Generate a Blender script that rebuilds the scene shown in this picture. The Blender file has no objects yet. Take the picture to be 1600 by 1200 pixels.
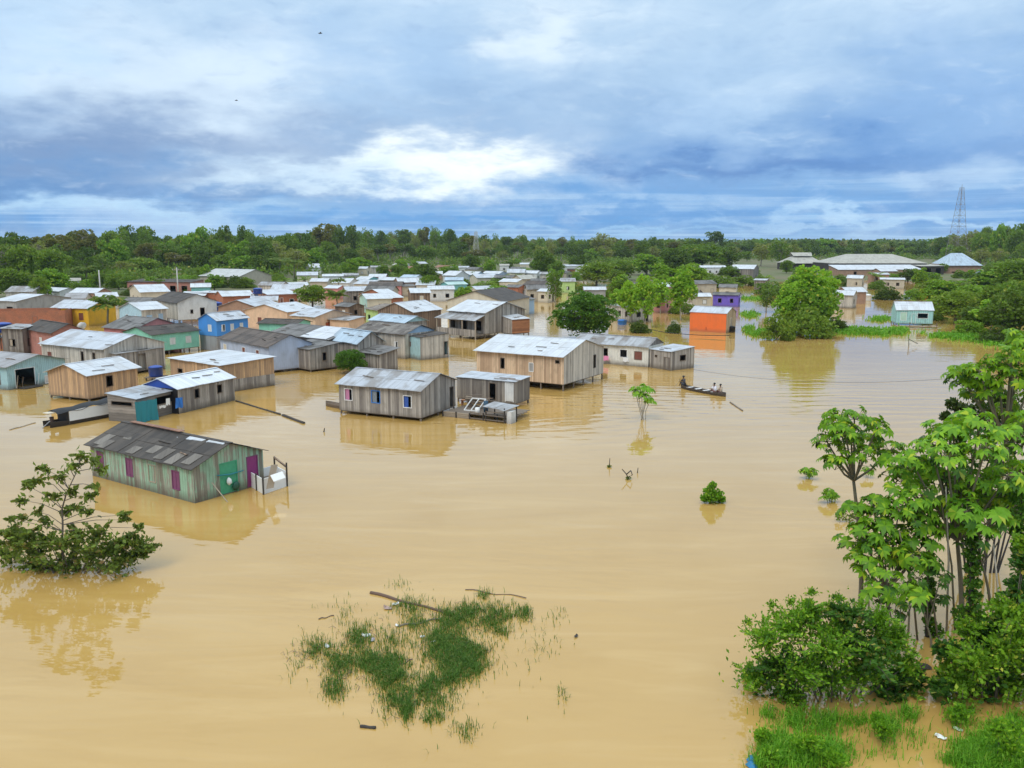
import bpy, math, random
import numpy as np
from mathutils import Vector
S = bpy.context.scene
COL = S.collection
rad = math.radians
F, HZ, H = 1340.0, 378.0, 14.0          # focal length and horizon row in photo pixels, eye height in metres
PIT = math.atan((600-HZ)/F)
SP, CP = math.sin(PIT), math.cos(PIT)
random.seed(7)

# ------------------------------------------------------------------ camera
cam = bpy.data.cameras.new('camera'); camo = bpy.data.objects.new('camera', cam); COL.objects.link(camo)
cam.sensor_width = 36; cam.lens = F/1600*36; cam.clip_start = .5; cam.clip_end = 20000
camo.location = (0, 0, H); camo.rotation_euler = (math.pi/2-PIT, 0, 0)
S.camera = camo
S.render.resolution_x, S.render.resolution_y = 1024, 768
# ------------------------------------------------------------------ view
S.view_settings.view_transform = 'Standard'; S.view_settings.look = 'None'
S.view_settings.exposure = 0.13; S.view_settings.gamma = 1.0
S.render.engine = 'CYCLES'
S.cycles.max_bounces = 6; S.cycles.transparent_max_bounces = 4; S.cycles.volume_bounces = 0
# ------------------------------------------------------------------ world: overcast, broken cloud
SUN_EL, SUN_AZ = rad(52), rad(215)      # azimuth clockwise from +Y: behind the camera, a little left
w = bpy.data.worlds.new('World'); S.world = w; w.use_nodes = True
nt = w.node_tree; nt.nodes.clear()

class NB:
    """tiny node builder"""
    def __init__(s, nt): s.nt = nt
    def n(s, t, **kw):
        nd = s.nt.nodes.new(t)
        for k, v in kw.items(): setattr(nd, k, v)
        return nd
    def l(s, a, b): s.nt.links.new(a, b)
    def put(s, sock, v):
        if isinstance(v, (int, float)): sock.default_value = v
        elif isinstance(v, (tuple, list)):
            sock.default_value = tuple(v) if len(v) == len(sock.default_value) else tuple(v)+(1,)
        else: s.l(v, sock)
    def m(s, op, a, b=0.0, c=0.0, clamp=False):
        nd = s.n('ShaderNodeMath', operation=op); nd.use_clamp = clamp
        s.put(nd.inputs[0], a); s.put(nd.inputs[1], b)
        if len(nd.inputs) > 2: s.put(nd.inputs[2], c)
        return nd.outputs[0]
    def mix(s, f, a, b, typ='MIX'):
        nd = s.n('ShaderNodeMix', data_type='RGBA', blend_type=typ)
        s.put(nd.inputs[0], f); s.put(nd.inputs[6], a); s.put(nd.inputs[7], b)
        return nd.outputs[2]
    def xyz(s, v):
        nd = s.n('ShaderNodeSeparateXYZ'); s.l(v, nd.inputs[0]); return nd.outputs
    def vec(s, x, y, z=0.0):
        nd = s.n('ShaderNodeCombineXYZ'); s.put(nd.inputs[0], x); s.put(nd.inputs[1], y); s.put(nd.inputs[2], z); return nd.outputs[0]
    def noise(s, vec, scale, detail=3.0, rough=.5, dist=0.0, dim='3D'):
        nd = s.n('ShaderNodeTexNoise', noise_dimensions=dim)
        if vec is not None: s.l(vec, nd.inputs['Vector'])
        nd.inputs['Scale'].default_value = scale; nd.inputs['Detail'].default_value = detail
        nd.inputs['Roughness'].default_value = rough; nd.inputs['Distortion'].default_value = dist
        return nd.outputs['Fac']
    def ramp(s, f, stops, interp='LINEAR'):
        nd = s.n('ShaderNodeValToRGB'); nd.color_ramp.interpolation = interp
        e = nd.color_ramp.elements
        while len(e) < len(stops): e.new(.5)
        for i, (p, c) in enumerate(stops):
            e[i].position = p; e[i].color = (c, c, c, 1) if isinstance(c, (int, float)) else tuple(c)+(1,)
        s.l(f, nd.inputs[0]); return nd.outputs[0]
    def rng(s, f, a, b, c=0.0, d=1.0, smooth=False):
        nd = s.n('ShaderNodeMapRange'); nd.interpolation_type = 'SMOOTHSTEP' if smooth else 'LINEAR'
        s.put(nd.inputs[0], f)
        for i, v in enumerate((a, b, c, d)): nd.inputs[i+1].default_value = v
        return nd.outputs[0]

def lin(r, g, b):
    f = lambda c: (c/255/12.92) if c/255 <= .04045 else ((c/255+.055)/1.055)**2.4
    return (f(r), f(g), f(b))

k = NB(nt)
co = k.n('ShaderNodeTexCoord').outputs['Generated']
X, Y, Z = k.xyz(co)
az = k.m('ARCTAN2', X, Y)                      # radians, right positive
el = k.m('ARCSINE', Z)
# irregular edges for the cloud masses
wv = k.vec(k.m('MULTIPLY', az, 5.0), k.m('MULTIPLY', el, 14.0), 0.3)
n1 = k.noise(wv, 1.7, 9.0, .6)
n2 = k.noise(k.vec(k.m('MULTIPLY', az, 5.0), k.m('MULTIPLY', el, 14.0), 9.3), 1.9, 9.0, .6)
azd = k.m('ADD', az, k.m('MULTIPLY', k.m('SUBTRACT', n1, .5), .34))
eld = k.m('ADD', el, k.m('MULTIPLY', k.m('SUBTRACT', n2, .5), .13))
def sky_uv(px, py):
    x = (px-800)/F; up = (600-py)/F
    v = Vector((x, CP+up*SP, -SP+up*CP)).normalized()
    return math.atan2(v.x, v.y), math.asin(v.z)
def blob(px, py, rx, ry):
    a, e = sky_uv(px, py)
    u = k.m('MULTIPLY', k.m('SUBTRACT', azd, a), F/rx); v = k.m('MULTIPLY', k.m('SUBTRACT', eld, e), F/ry)
    d = k.m('ADD', k.m('MULTIPLY', u, u), k.m('MULTIPLY', v, v))
    return k.m('EXPONENT', k.m('MULTIPLY', d, -1.0))
def srgbsum(c): return lin(*c)
base = k.ramp(k.rng(el, 0.0, .45), [(0.0, lin(150, 186, 220)), (.05, lin(98, 156, 214)), (.12, lin(124, 168, 216)), (.3, lin(160, 186, 216)),
                                    (.6, lin(178, 200, 224)), (1.0, lin(205, 215, 226))])
streak = k.noise(k.vec(k.m('MULTIPLY', az, 3.0), k.m('MULTIPLY', k.m('POWER', k.m('MAXIMUM', el, 0.0), .6), 50.0), 2.0), 1.0, 4.0, .55, .3)
lowmask = k.rng(el, .14, .01, 0.0, 1.0, True)
cur = k.mix(k.m('MULTIPLY', k.rng(streak, .38, .62, 0, 1, True), k.m('MULTIPLY', lowmask, .55)), base, lin(72, 128, 190))
cur = k.mix(k.m('MULTIPLY', k.rng(streak, .52, .36, 0, 1, True), k.m('MULTIPLY', lowmask, .5)), cur, lin(186, 208, 230))
soft = k.noise(k.vec(k.m('MULTIPLY', az, 7.0), k.m('MULTIPLY', el, 16.0), 4.0), 1.0, 6.0, .58, .4)
cur = k.mix(k.m('MULTIPLY', k.rng(soft, .45, .7, 0, 1, True), .55), cur, lin(202, 218, 236))
cur = k.mix(k.m('MULTIPLY', k.rng(soft, .5, .28, 0, 1, True), .5), cur, lin(126, 158, 198))
fine = k.noise(k.vec(k.m('MULTIPLY', az, 22.0), k.m('MULTIPLY', el, 60.0), 7.0), 1.0, 7.0, .62, .5)
for (px, py, rx, ry, c, a) in [
        (330, 215, 330, 60, (134, 156, 192), .9), (110, 235, 220, 50, (112, 138, 180), .8), (60, 290, 260, 26, (92, 134, 186), .85),
        (1250, 215, 330, 60, (124, 158, 202), .9), (1330, 250, 330, 30, (92, 136, 194), .9), (1150, 265, 240, 16, (78, 122, 182), .8),
        (1500, 150, 160, 90, (128, 165, 212), .7), (820, 195, 120, 60, (150, 175, 208), .6), (620, 90, 200, 60, (160, 188, 222), .6),
        (180, 110, 160, 55, (212, 224, 238), .8), (380, 120, 110, 70, (214, 226, 240), .75), (860, 50, 90, 50, (226, 234, 242), .7),
        (1150, 170, 60, 60, (176, 200, 228), .6), (60, 70, 80, 60, (186, 210, 236), .6), (1000, 330, 260, 14, (92, 146, 204), .8),
        (560, 325, 240, 12, (128, 168, 212), .6), (1380, 345, 240, 8, (176, 206, 234), .8), (150, 335, 260, 14, (178, 208, 234), .8),
        (760, 350, 300, 8, (84, 148, 208), .8), (980, 370, 300, 6, (150, 192, 228), .8),
        (600, 265, 150, 26, (220, 232, 242), .8), (740, 255, 110, 34, (246, 248, 248), .98), (700, 275, 130, 22, (238, 243, 245), .9), (480, 275, 120, 16, (205, 222, 238), .75)]:
    cur = k.mix(k.m('MULTIPLY', blob(px, py, rx, ry), a), cur, lin(*c))
cur = k.mix(k.m('MULTIPLY', k.rng(fine, .52, .78, 0, 1, True), .24), cur, lin(216, 228, 240))
cur = k.mix(k.m('MULTIPLY', k.rng(fine, .48, .25, 0, 1, True), .2), cur, lin(118, 148, 192))
sky = k.n('ShaderNodeTexSky', sky_type='NISHITA'); sky.sun_disc = False
sky.sun_elevation = SUN_EL; sky.sun_rotation = SUN_AZ; sky.air_density = 1.0; sky.dust_density = 1.0
# the cloud deck covers the blue sky almost completely; overhead it is brighter (thin cloud lit from above)
up = k.rng(el, .25, 1.0, 1.0, 1.7, True)
deck = k.mix(1.0, cur, k.vec(up, up, up), 'MULTIPLY')
deck10 = k.mix(1.0, deck, (11.2, 11.8, 11.8), 'MULTIPLY')
fin = k.mix(.94, sky.outputs[0], deck10)
bg = k.n('ShaderNodeBackground'); bg.inputs[1].default_value = .1
k.l(fin, bg.inputs[0])
k.l(bg.outputs[0], k.n('ShaderNodeOutputWorld').inputs[0])
# ------------------------------------------------------------------ soft sun
sl = bpy.data.lights.new('sun', 'SUN'); sl.energy = 1.4; sl.angle = rad(26); sl.color = (1, .96, .9)
so = bpy.data.objects.new('sun', sl); COL.objects.link(so); so.location = (0, -20, 60)
sdir = Vector((math.sin(SUN_AZ)*math.cos(SUN_EL), math.cos(SUN_AZ)*math.cos(SUN_EL), math.sin(SUN_EL)))
so.rotation_euler = sdir.to_track_quat('Z', 'Y').to_euler()

# ------------------------------------------------------------------ picture row/column -> place on a level plane
def P(px, py, z=0.0):
    x = (px-800)/F; up = (600-py)/F
    d = (x, CP+up*SP, -SP+up*CP); t = (z-H)/d[2]
    return Vector((d[0]*t, d[1]*t))
def zat(y, py):
    q = (600-py)/F
    return H + y*(q*CP-SP)/(CP+q*SP)

# ------------------------------------------------------------------ tags
def tag(o, label=None, cat=None, group=None, kind=None):
    if label: o['label'] = label
    if cat: o['category'] = cat
    if group: o['group'] = group
    if kind: o['kind'] = kind
    return o
def empty(name, loc, rz=0.0, label=None, cat=None, group=None):
    o = bpy.data.objects.new(name, None); COL.objects.link(o)
    o.location = (loc[0], loc[1], loc[2] if len(loc) > 2 else 0.0); o.rotation_euler = (0, 0, rz); o.empty_display_size = .3
    return tag(o, label, cat, group)

class MB:
    def __init__(s): s.v = []; s.f = []; s.uv = []
    def face(s, pts, uvs=None):
        i = len(s.v); s.v += [tuple(p) for p in pts]; s.f.append(tuple(range(i, i+len(pts))))
        s.uv += list(uvs) if uvs else [(p[0]+p[1], p[2]) for p in pts]
    def hexa(s, b, t, uvt=None):
        """b, t: four lower and four upper corners"""
        s.face(t, uvt)
        s.face([b[3], b[2], b[1], b[0]])
        for i in range(4):
            j = (i+1) % 4
            s.face([b[i], b[j], t[j], t[i]])
    def box(s, x0, x1, y0, y1, z0, z1):
        b = [(x0, y0, z0), (x1, y0, z0), (x1, y1, z0), (x0, y1, z0)]; t = [(p[0], p[1], z1) for p in b]
        s.hexa(b, t); return s
    def bar(s, a, b, w=.05, h=None):
        """square bar from a to b"""
        a = Vector(a); b = Vector(b); d = (b-a).normalized(); h = h or w
        u = d.cross(Vector((0, 0, 1)))
        if u.length < .01: u = Vector((1, 0, 0))
        u.normalize(); v = u.cross(d).normalized(); u = u*w/2; v = v*h/2
        c = [(-1, -1), (1, -1), (1, 1), (-1, 1)]
        s.hexa([a+u*i+v*j for i, j in c], [b+u*i+v*j for i, j in c]); return s
    def tube(s, pts, rads, n=7, cap=True):
        pts = [Vector(p) for p in pts]; rings = []
        for i, p in enumerate(pts):
            d = (pts[min(i+1, len(pts)-1)]-pts[max(i-1, 0)]).normalized()
            u = d.cross(Vector((.13, .31, 1)) if abs(d.z) < .9 else Vector((1, .1, 0))).normalized(); v = d.cross(u)
            rings.append([p+(u*math.cos(6.2832*j/n)+v*math.sin(6.2832*j/n))*rads[i] for j in range(n)])
        i0 = len(s.v)
        for r in rings:
            for q in r: s.v.append(tuple(q))
        for i in range(len(rings)-1):
            for j in range(n):
                a = i0+i*n+j; b = i0+i*n+(j+1) % n
                s.f.append((a, b, b+n, a+n)); s.uv += [(j/n, i), ((j+1)/n, i), ((j+1)/n, i+1), (j/n, i+1)]
        if cap:
            for r0, rev in ((i0, True), (i0+(len(rings)-1)*n, False)):
                idx = [r0+j for j in range(n)]
                s.f.append(tuple(reversed(idx)) if rev else tuple(idx)); s.uv += [(0, 0)]*n
        return s
    def loft(s, secs, cap=True):
        n = len(secs[0]); i0 = len(s.v)
        for r in secs: s.v += [tuple(q) for q in r]
        for i in range(len(secs)-1):
            for j in range(n-1):
                a = i0+i*n+j
                s.f.append((a, a+1, a+n+1, a+n)); s.uv += [(i, j), (i, j+1), (i+1, j+1), (i+1, j)]
        return s
    def build(s, name, mat, parent=None, smooth=False, loc=None, rot=None):
        me = bpy.data.meshes.new(name); me.from_pydata(s.v, [], s.f)
        ul = me.uv_layers.new(name='UVMap'); ul.data.foreach_set('uv', np.array(s.uv, dtype=np.float32).ravel())
        if smooth: me.polygons.foreach_set('use_smooth', [True]*len(me.polygons))
        me.materials.append(mat); me.update()
        o = bpy.data.objects.new(name, me); COL.objects.link(o)
        if parent is not None: o.parent = parent
        if loc is not None: o.location = loc
        if rot is not None: o.rotation_euler = rot
        return o
def npmesh(name, V, Fq, mat, uv=None):
    me = bpy.data.meshes.new(name); V = np.asarray(V, dtype=np.float32); Fq = np.asarray(Fq, dtype=np.int32); m = Fq.shape[1]
    me.vertices.add(len(V)); me.vertices.foreach_set('co', V.ravel())
    me.loops.add(Fq.size); me.loops.foreach_set('vertex_index', Fq.ravel())
    me.polygons.add(len(Fq)); me.polygons.foreach_set('loop_start', np.arange(0, Fq.size, m, dtype=np.int32))
    me.update(calc_edges=True); me.validate(); me.materials.append(mat); return me
def link(name, me, parent=None):
    o = bpy.data.objects.new(name, me); COL.objects.link(o)
    if parent is not None: o.parent = parent
    return o

# ================================================================== MATERIALS
def newmat(name):
    m = bpy.data.materials.new(name); m.use_nodes = True; m.node_tree.nodes.clear()
    k = NB(m.node_tree); out = k.n('ShaderNodeOutputMaterial'); b = k.n('ShaderNodeBsdfPrincipled'); k.l(b.outputs[0], out.inputs[0])
    return m, k, b, out
def uvxy(k):
    u = k.n('ShaderNodeUVMap').outputs[0]; s = k.xyz(u); return s[0], s[1], u
def orand(k): return k.n('ShaderNodeObjectInfo').outputs['Random']
_mc = {}
def cached(fn):
    def g(*a):
        key = (fn.__name__,)+a
        if key not in _mc: _mc[key] = fn(*a)
        return _mc[key]
    return g
@cached
def planks(c1, c2, paint=None, cov=0.0, w=.2, horiz=False):
    """weathered boards; c1/c2 the two wood tones, paint what is left of a coat of paint"""
    m, k, b, out = newmat('boards')
    u, v, uv = uvxy(k)
    if horiz: u, v = v, u
    r = orand(k)
    t = k.m('DIVIDE', u, w); idx = k.m('FLOOR', t); fr = k.m('FRACT', t)
    wn = k.n('ShaderNodeTexWhiteNoise', noise_dimensions='2D'); k.l(k.vec(idx, k.m('MULTIPLY', r, 57.0)), wn.inputs['Vector'])
    board = wn.outputs['Value']
    grain = k.noise(k.vec(k.m('MULTIPLY', u, 22.0), k.m('MULTIPLY', v, 1.1), k.m('ADD', idx, k.m('MULTIPLY', r, 40.0))), 1.0, 4.0, .6)
    blot = k.noise(k.vec(k.m('MULTIPLY', u, 2.2), k.m('MULTIPLY', v, .9), k.m('MULTIPLY', r, 30.0)), 1.0, 4.0, .6)
    tone = k.m('ADD', k.m('MULTIPLY', board, .55), k.m('MULTIPLY', grain, .45))
    c = k.mix(k.rng(tone, .22, .8, 0, 1), c1, c2)
    if paint:
        mk = k.m('ADD', k.m('ADD', k.m('MULTIPLY', grain, .8), k.m('MULTIPLY', blot, .9)), k.m('MULTIPLY', board, .3))
        c = k.mix(k.rng(mk, 1.0-cov*.8+.12, 1.0-cov*.8-.08+.3, 0, 1), c, paint)
    c = k.mix(k.rng(blot, .5, .8, 0, .45), c, (c1[0]*.45, c1[1]*.45, c1[2]*.42))
    gap = k.m('LESS_THAN', fr, .07)
    c = k.mix(k.m('MULTIPLY', gap, .75), c, (.03, .025, .02))
    if not horiz:   # the river's tide mark near the foot of the wall
        c = k.mix(k.m('MULTIPLY', k.rng(k.m('ADD', v, k.m('MULTIPLY', blot, .7)), .95, .4, 0, .8), 1.0), c, (.11, .085, .055))
    k.l(c, b.inputs['Base Color']); b.inputs['Roughness'].default_value = .85
    bp = k.n('ShaderNodeBump'); bp.inputs['Strength'].default_value = .35; bp.inputs['Distance'].default_value = .02
    k.l(k.m('SUBTRACT', grain, gap), bp.inputs['Height']); k.l(bp.outputs[0], b.inputs['Normal'])
    return m
@cached
def paint(c, dirt=.25, rough=.7):
    m, k, b, out = newmat('painted_wall'); u, v, uv = uvxy(k); r = orand(k)
    n = k.noise(k.vec(k.m('MULTIPLY', u, 1.5), k.m('MULTIPLY', v, .7), k.m('MULTIPLY', r, 30.0)), 1.0, 5.0, .62)
    f = k.noise(k.vec(k.m('MULTIPLY', u, 9.0), k.m('MULTIPLY', v, 1.2), k.m('MULTIPLY', r, 30.0)), 1.0, 3.0, .6)
    cc = k.mix(k.m('MULTIPLY', k.rng(n, .42, .75), dirt*2), c, (c[0]*.42+.05, c[1]*.42+.045, c[2]*.42+.035))
    cc = k.mix(k.m('MULTIPLY', f, dirt*.5), cc, (c[0]*.6, c[1]*.6, c[2]*.6))
    cc = k.mix(k.rng(k.m('ADD', v, n), 1.1, .6, 0, .45), cc, (.16, .12, .075))
    t = k.m('LESS_THAN', k.m('FRACT', k.m('MULTIPLY', u, 4.0)), .08)
    cc = k.mix(k.m('MULTIPLY', t, .18), cc, (.05, .05, .05))
    k.l(cc, b.inputs['Base Color']); b.inputs['Roughness'].default_value = rough
    return m
@cached
def brick(c, c2, mortar):
    m, k, b, out = newmat('brickwork'); u, v, uv = uvxy(k)
    t = k.n('ShaderNodeTexBrick'); k.l(uv, t.inputs['Vector']); t.inputs['Scale'].default_value = 3.2
    t.inputs['Color1'].default_value = c+(1,); t.inputs['Color2'].default_value = c2+(1,); t.inputs['Mortar'].default_value = mortar+(1,)
    t.inputs['Mortar Size'].default_value = .015
    n = k.noise(uv, .8, 5.0, .6)
    cc = k.mix(k.rng(n, .45, .75, 0, .6), t.outputs[0], (.16, .1, .07))
    k.l(cc, b.inputs['Base Color']); b.inputs['Roughness'].default_value = .9
    return m
@cached
def roofing(c, stain, amt=.3, sheet=.95, gl=.45):
    """corrugated sheets laid side by side; u runs along the eave, v up the slope"""
    m, k, b, out = newmat('corrugated_sheets'); u, v, uv = uvxy(k); r = orand(k)
    iu = k.m('FLOOR', k.m('DIVIDE', u, sheet)); iv = k.m('FLOOR', k.m('DIVIDE', v, 1.9))
    wn = k.n('ShaderNodeTexWhiteNoise', noise_dimensions='3D'); k.l(k.vec(iu, iv, k.m('MULTIPLY', r, 91.0)), wn.inputs['Vector'])
    sh = wn.outputs['Value']
    rz = k.m('MULTIPLY', r, 40.0)
    n = k.noise(k.vec(k.m('MULTIPLY', u, .9), k.m('MULTIPLY', v, .45), rz), 1.0, 6.0, .62)
    st = k.noise(k.vec(k.m('MULTIPLY', u, 7.0), k.m('MULTIPLY', v, .35), rz), 1.0, 4.0, .6)
    cc = k.mix(k.m('MULTIPLY', sh, .38), c, (c[0]*.66, c[1]*.655, c[2]*.64))
    cc = k.mix(k.m('MULTIPLY', k.rng(st, .45, .75), min(1, amt+.25)), cc, (c[0]*.6, c[1]*.58, c[2]*.55))
    cc = k.mix(k.m('MULTIPLY', k.rng(k.m('ADD', n, k.m('MULTIPLY', sh, .12)), .62-amt*.25, .72-amt*.1), min(1.0, amt*1.7)), cc, stain)
    seam = k.m('LESS_THAN', k.m('FRACT', k.m('DIVIDE', u, sheet)), .04)
    lap = k.m('LESS_THAN', k.m('FRACT', k.m('DIVIDE', v, 1.9)), .03)
    cc = k.mix(k.m('MULTIPLY', k.m('MAXIMUM', seam, lap), .45), cc, (c[0]*.35, c[1]*.35, c[2]*.35))
    k.l(cc, b.inputs['Base Color']); b.inputs['Roughness'].default_value = gl
    wv = k.m('SINE', k.m('MULTIPLY', u, 2*math.pi/.16))
    bp = k.n('ShaderNodeBump'); bp.inputs['Strength'].default_value = .25; bp.inputs['Distance'].default_value = .015
    k.l(k.m('ADD', wv, n), bp.inputs['Height']); k.l(bp.outputs[0], b.inputs['Normal'])
    return m
@cached
def plain(c, rough=.7, var=.3, scale=3.0):
    m, k, b, out = newmat('plain'); n = k.noise(k.n('ShaderNodeTexCoord').outputs['Object'], scale, 4.0, .6)
    k.l(k.mix(k.m('MULTIPLY', n, var*1.6), c, (c[0]*.5, c[1]*.5, c[2]*.5)), b.inputs['Base Color']); b.inputs['Roughness'].default_value = rough
    return m
@cached
def leafy(c1, c2, c3, trans=.35, hue=.25, rough=.5):
    """leaf tones c1 (common) to c2, c3 a rarer yellow or brown one, also painted leaf highlights"""
    m, k, b, out = newmat('leaves')
    c1, c2, c3 = [(c[0]*1.5, c[1]*1.32, c[2]*1.15) for c in (c1, c2, c3)]
    isl = k.n('ShaderNodeNewGeometry').outputs['Random Per Island']; r = orand(k)
    col = k.ramp(isl, [(0.0, c1), (.5, tuple((a+b_)/2 for a, b_ in zip(c1, c2))), (.88, c2), (1.0, c3)])
    col = k.mix(k.m('MULTIPLY', r, hue), col, (c2[0]*1.3, c2[1]*1.05, c2[2]*.7))
    r2 = k.m('FRACT', k.m('MULTIPLY', r, 13.7))
    col = k.mix(k.m('MULTIPLY', r2, hue), col, (c1[0]*.55, c1[1]*.62, c1[2]*.8))
    k.l(col, b.inputs['Base Color']); b.inputs['Roughness'].default_value = rough; b.inputs['Specular IOR Level'].default_value = .16
    tr = k.n('ShaderNodeBsdfTranslucent'); k.l(k.mix(.5, col, (c2[0]*1.5, c2[1]*1.5, c2[2]*.6)), tr.inputs[0])
    mx = k.n('ShaderNodeMixShader'); mx.inputs[0].default_value = trans
    k.l(b.outputs[0], mx.inputs[1]); k.l(tr.outputs[0], mx.inputs[2]); k.l(mx.outputs[0], out.inputs[0])
    return m

GREY = planks((.17, .145, .125), (.46, .41, .35))
GREYD = planks((.12, .10, .085), (.33, .29, .245))
PALE = planks((.33, .295, .25), (.66, .60, .51))
WARM = planks((.40, .26, .16), (.72, .52, .34))
WARM2 = planks((.34, .215, .13), (.66, .42, .22))
BROWN = planks((.12, .08, .055), (.32, .215, .14))
HGREY = planks((.15, .13, .11), (.36, .31, .26), None, 0.0, .22, True)
GREENP = planks((.20, .18, .13), (.47, .45, .36), (.30, .47, .32), .22)
WHITEP = planks((.30, .26, .2), (.5, .45, .37), (.72, .70, .62), .8)
BLUEW = planks((.22, .21, .19), (.45, .44, .40), (.36, .55, .57), .62)
LBLUE = planks((.30, .29, .28), (.5, .48, .46), (.42, .60, .68), .78)
TEALP = planks((.25, .26, .24), (.5, .5, .47), (.34, .60, .58), .6, .35)
WOODR = planks((.28, .12, .06), (.52, .22, .1), None, 0.0, .22, True)
MINT = paint((.26, .62, .46)); BLUE = paint((.06, .27, .66)); PEACH = paint((.75, .50, .32)); YELLOW = paint((.76, .44, .02)); PINK = paint((.62, .25, .23))
CREAM = paint((.66, .58, .44)); WHITE = paint((.68, .67, .64)); PURPLE = paint((.17, .11, .56)); ORANGE = paint((.86, .17, .03), .12); LGREEN = paint((.45, .62, .22))
LMINT = paint((.48, .68, .55)); LILAC = paint((.44, .50, .62)); SKYB = paint((.38, .54, .70)); TURQ = paint((.2, .5, .5)); BEIGE = paint((.52, .45, .34)); GREYW = paint((.36, .35, .33), .4)
BRICK = brick((.46, .155, .075), (.34, .11, .055), (.38, .22, .14)); PBRICK = brick((.48, .20, .155), (.38, .15, .11), (.4, .24, .19)); TBRICK = brick((.42, .24, .15), (.34, .2, .13), (.3, .22, .16))
ZNEW = roofing((.60, .625, .65), (.33, .28, .23), .18); ZINC = roofing((.52, .55, .59), (.26, .22, .18), .28); ZOLD = roofing((.40, .41, .42), (.17, .14, .115), .5)
ZBLUE = roofing((.42, .52, .60), (.2, .22, .24), .25); DARK = roofing((.082, .066, .052), (.036, .03, .025), .5, .95, .75); DARKB = roofing((.13, .10, .08), (.05, .04, .034), .45, .95, .75)
DGREY = roofing((.19, .18, .17), (.075, .07, .06), .5, .95, .7); BEIGER = roofing((.44, .42, .36), (.26, .24, .2), .3, 1.2, .7); RUST = roofing((.34, .17, .10), (.18, .09, .06), .45, .95, .7)
PGREY = roofing((.36, .35, .35), (.2, .18, .16), .35, 1.1, .6)
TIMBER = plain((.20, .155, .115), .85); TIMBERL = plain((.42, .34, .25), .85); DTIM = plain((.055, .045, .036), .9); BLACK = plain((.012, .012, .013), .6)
TRIMW = plain((.8, .79, .76), .6, .12); METALG = plain((.4, .4, .4), .4, .2); BLUEPL = plain((.02, .07, .34), .35, .2); BLUEPL2 = plain((.03, .2, .62), .4, .2)
CLOTHS = [plain(c, .9) for c in ((.55, .08, .12), (.7, .66, .6), (.05, .12, .42), (.6, .25, .4), (.25, .28, .3))]
BARK = plain((.17, .135, .10), .9, .4); PBARK = plain((.42, .37, .29), .85, .4); GBARK = plain((.20, .17, .11), .9, .4)

# ================================================================== SETTING
def smooth(a, b, x):
    t = np.clip((x-a)/(b-a), 0, 1); return t*t*(3-2*t)
def landh(x, y):
    """height of the ground over the flood water"""
    n = np.sin(x*.045+1.3)*np.cos(y*.03+.4)+.6*np.sin(x*.11+y*.07)+.4*np.cos(y*.13-x*.05)
    u = x/np.maximum(y, 1.0)                       # view direction: where the dry ground begins
    start = np.interp(u, [-.75, -.5, -.2, .03, .08, .25, .47, .52, .7], [150, 165, 200, 215, 262, 285, 262, 150, 120])
    g = smooth(0, 60, y-start+n*9)
    h = -1.2+1.75*g+n*.10*g+smooth(300, 900, y)*1.2
    # the near bank under the bushes at the lower right
    bx = np.hypot((x-12.5)/4.5, (y-20.5)/2.6); h = np.maximum(h, -1.2+1.3*np.clip(1.35-bx, 0, 1))
    return h
ys = np.concatenate([np.arange(-60, 60, 2.5), np.arange(60, 420, 5), np.geomspace(420, 9000, 40)])
xs = np.concatenate([-np.geomspace(260, 9000, 30)[::-1], np.arange(-255, 256, 5), np.geomspace(260, 9000, 30)])
GX, GY = np.meshgrid(xs, ys); GZ = landh(GX, GY); nx, ny = len(xs), len(ys)
V = np.stack([GX, GY, GZ], -1).reshape(-1, 3); I = np.arange(nx*ny).reshape(ny, nx)
Fq = np.stack([I[:-1, :-1], I[:-1, 1:], I[1:, 1:], I[1:, :-1]], -1).reshape(-1, 4)
m, k, b, out = newmat('mud_and_grass'); oc = k.n('ShaderNodeTexCoord').outputs['Object']
n = k.noise(oc, .06, 6.0, .6); n2 = k.noise(oc, .6, 5.0, .65)
c = k.mix(k.rng(n, .42, .58), (.15, .13, .06), (.09, .125, .03)); c = k.mix(k.rng(n2, .4, .7, 0, .6), c, (.15, .12, .06))
k.l(c, b.inputs['Base Color']); b.inputs['Roughness'].default_value = .95
tag(link('ground', npmesh('ground', V, Fq, m)), kind='structure')

m, k, b, out = newmat('muddy_water')
oc = k.n('ShaderNodeTexCoord').outputs['Object']; X, Y, Z = k.xyz(oc)
silt = k.noise(k.vec(k.m('MULTIPLY', X, .02), k.m('MULTIPLY', Y, .035), 0.0), 1.0, 4.0, .55, .6)
c = k.mix(silt, (.44, .26, .066), (.51, .315, .095))
stk = k.noise(k.vec(k.m('MULTIPLY', X, .09), k.m('MULTIPLY', Y, .5), 8.0), 1.0, 5.0, .6, .8)
c = k.mix(k.rng(stk, .5, .75, 0, .35), c, (.62, .42, .17)); c = k.mix(k.rng(stk, .45, .25, 0, .3), c, (.36, .2, .04))
k.l(c, b.inputs['Base Color']); b.inputs['Roughness'].default_value = .035; b.inputs['IOR'].default_value = 1.62
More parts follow.
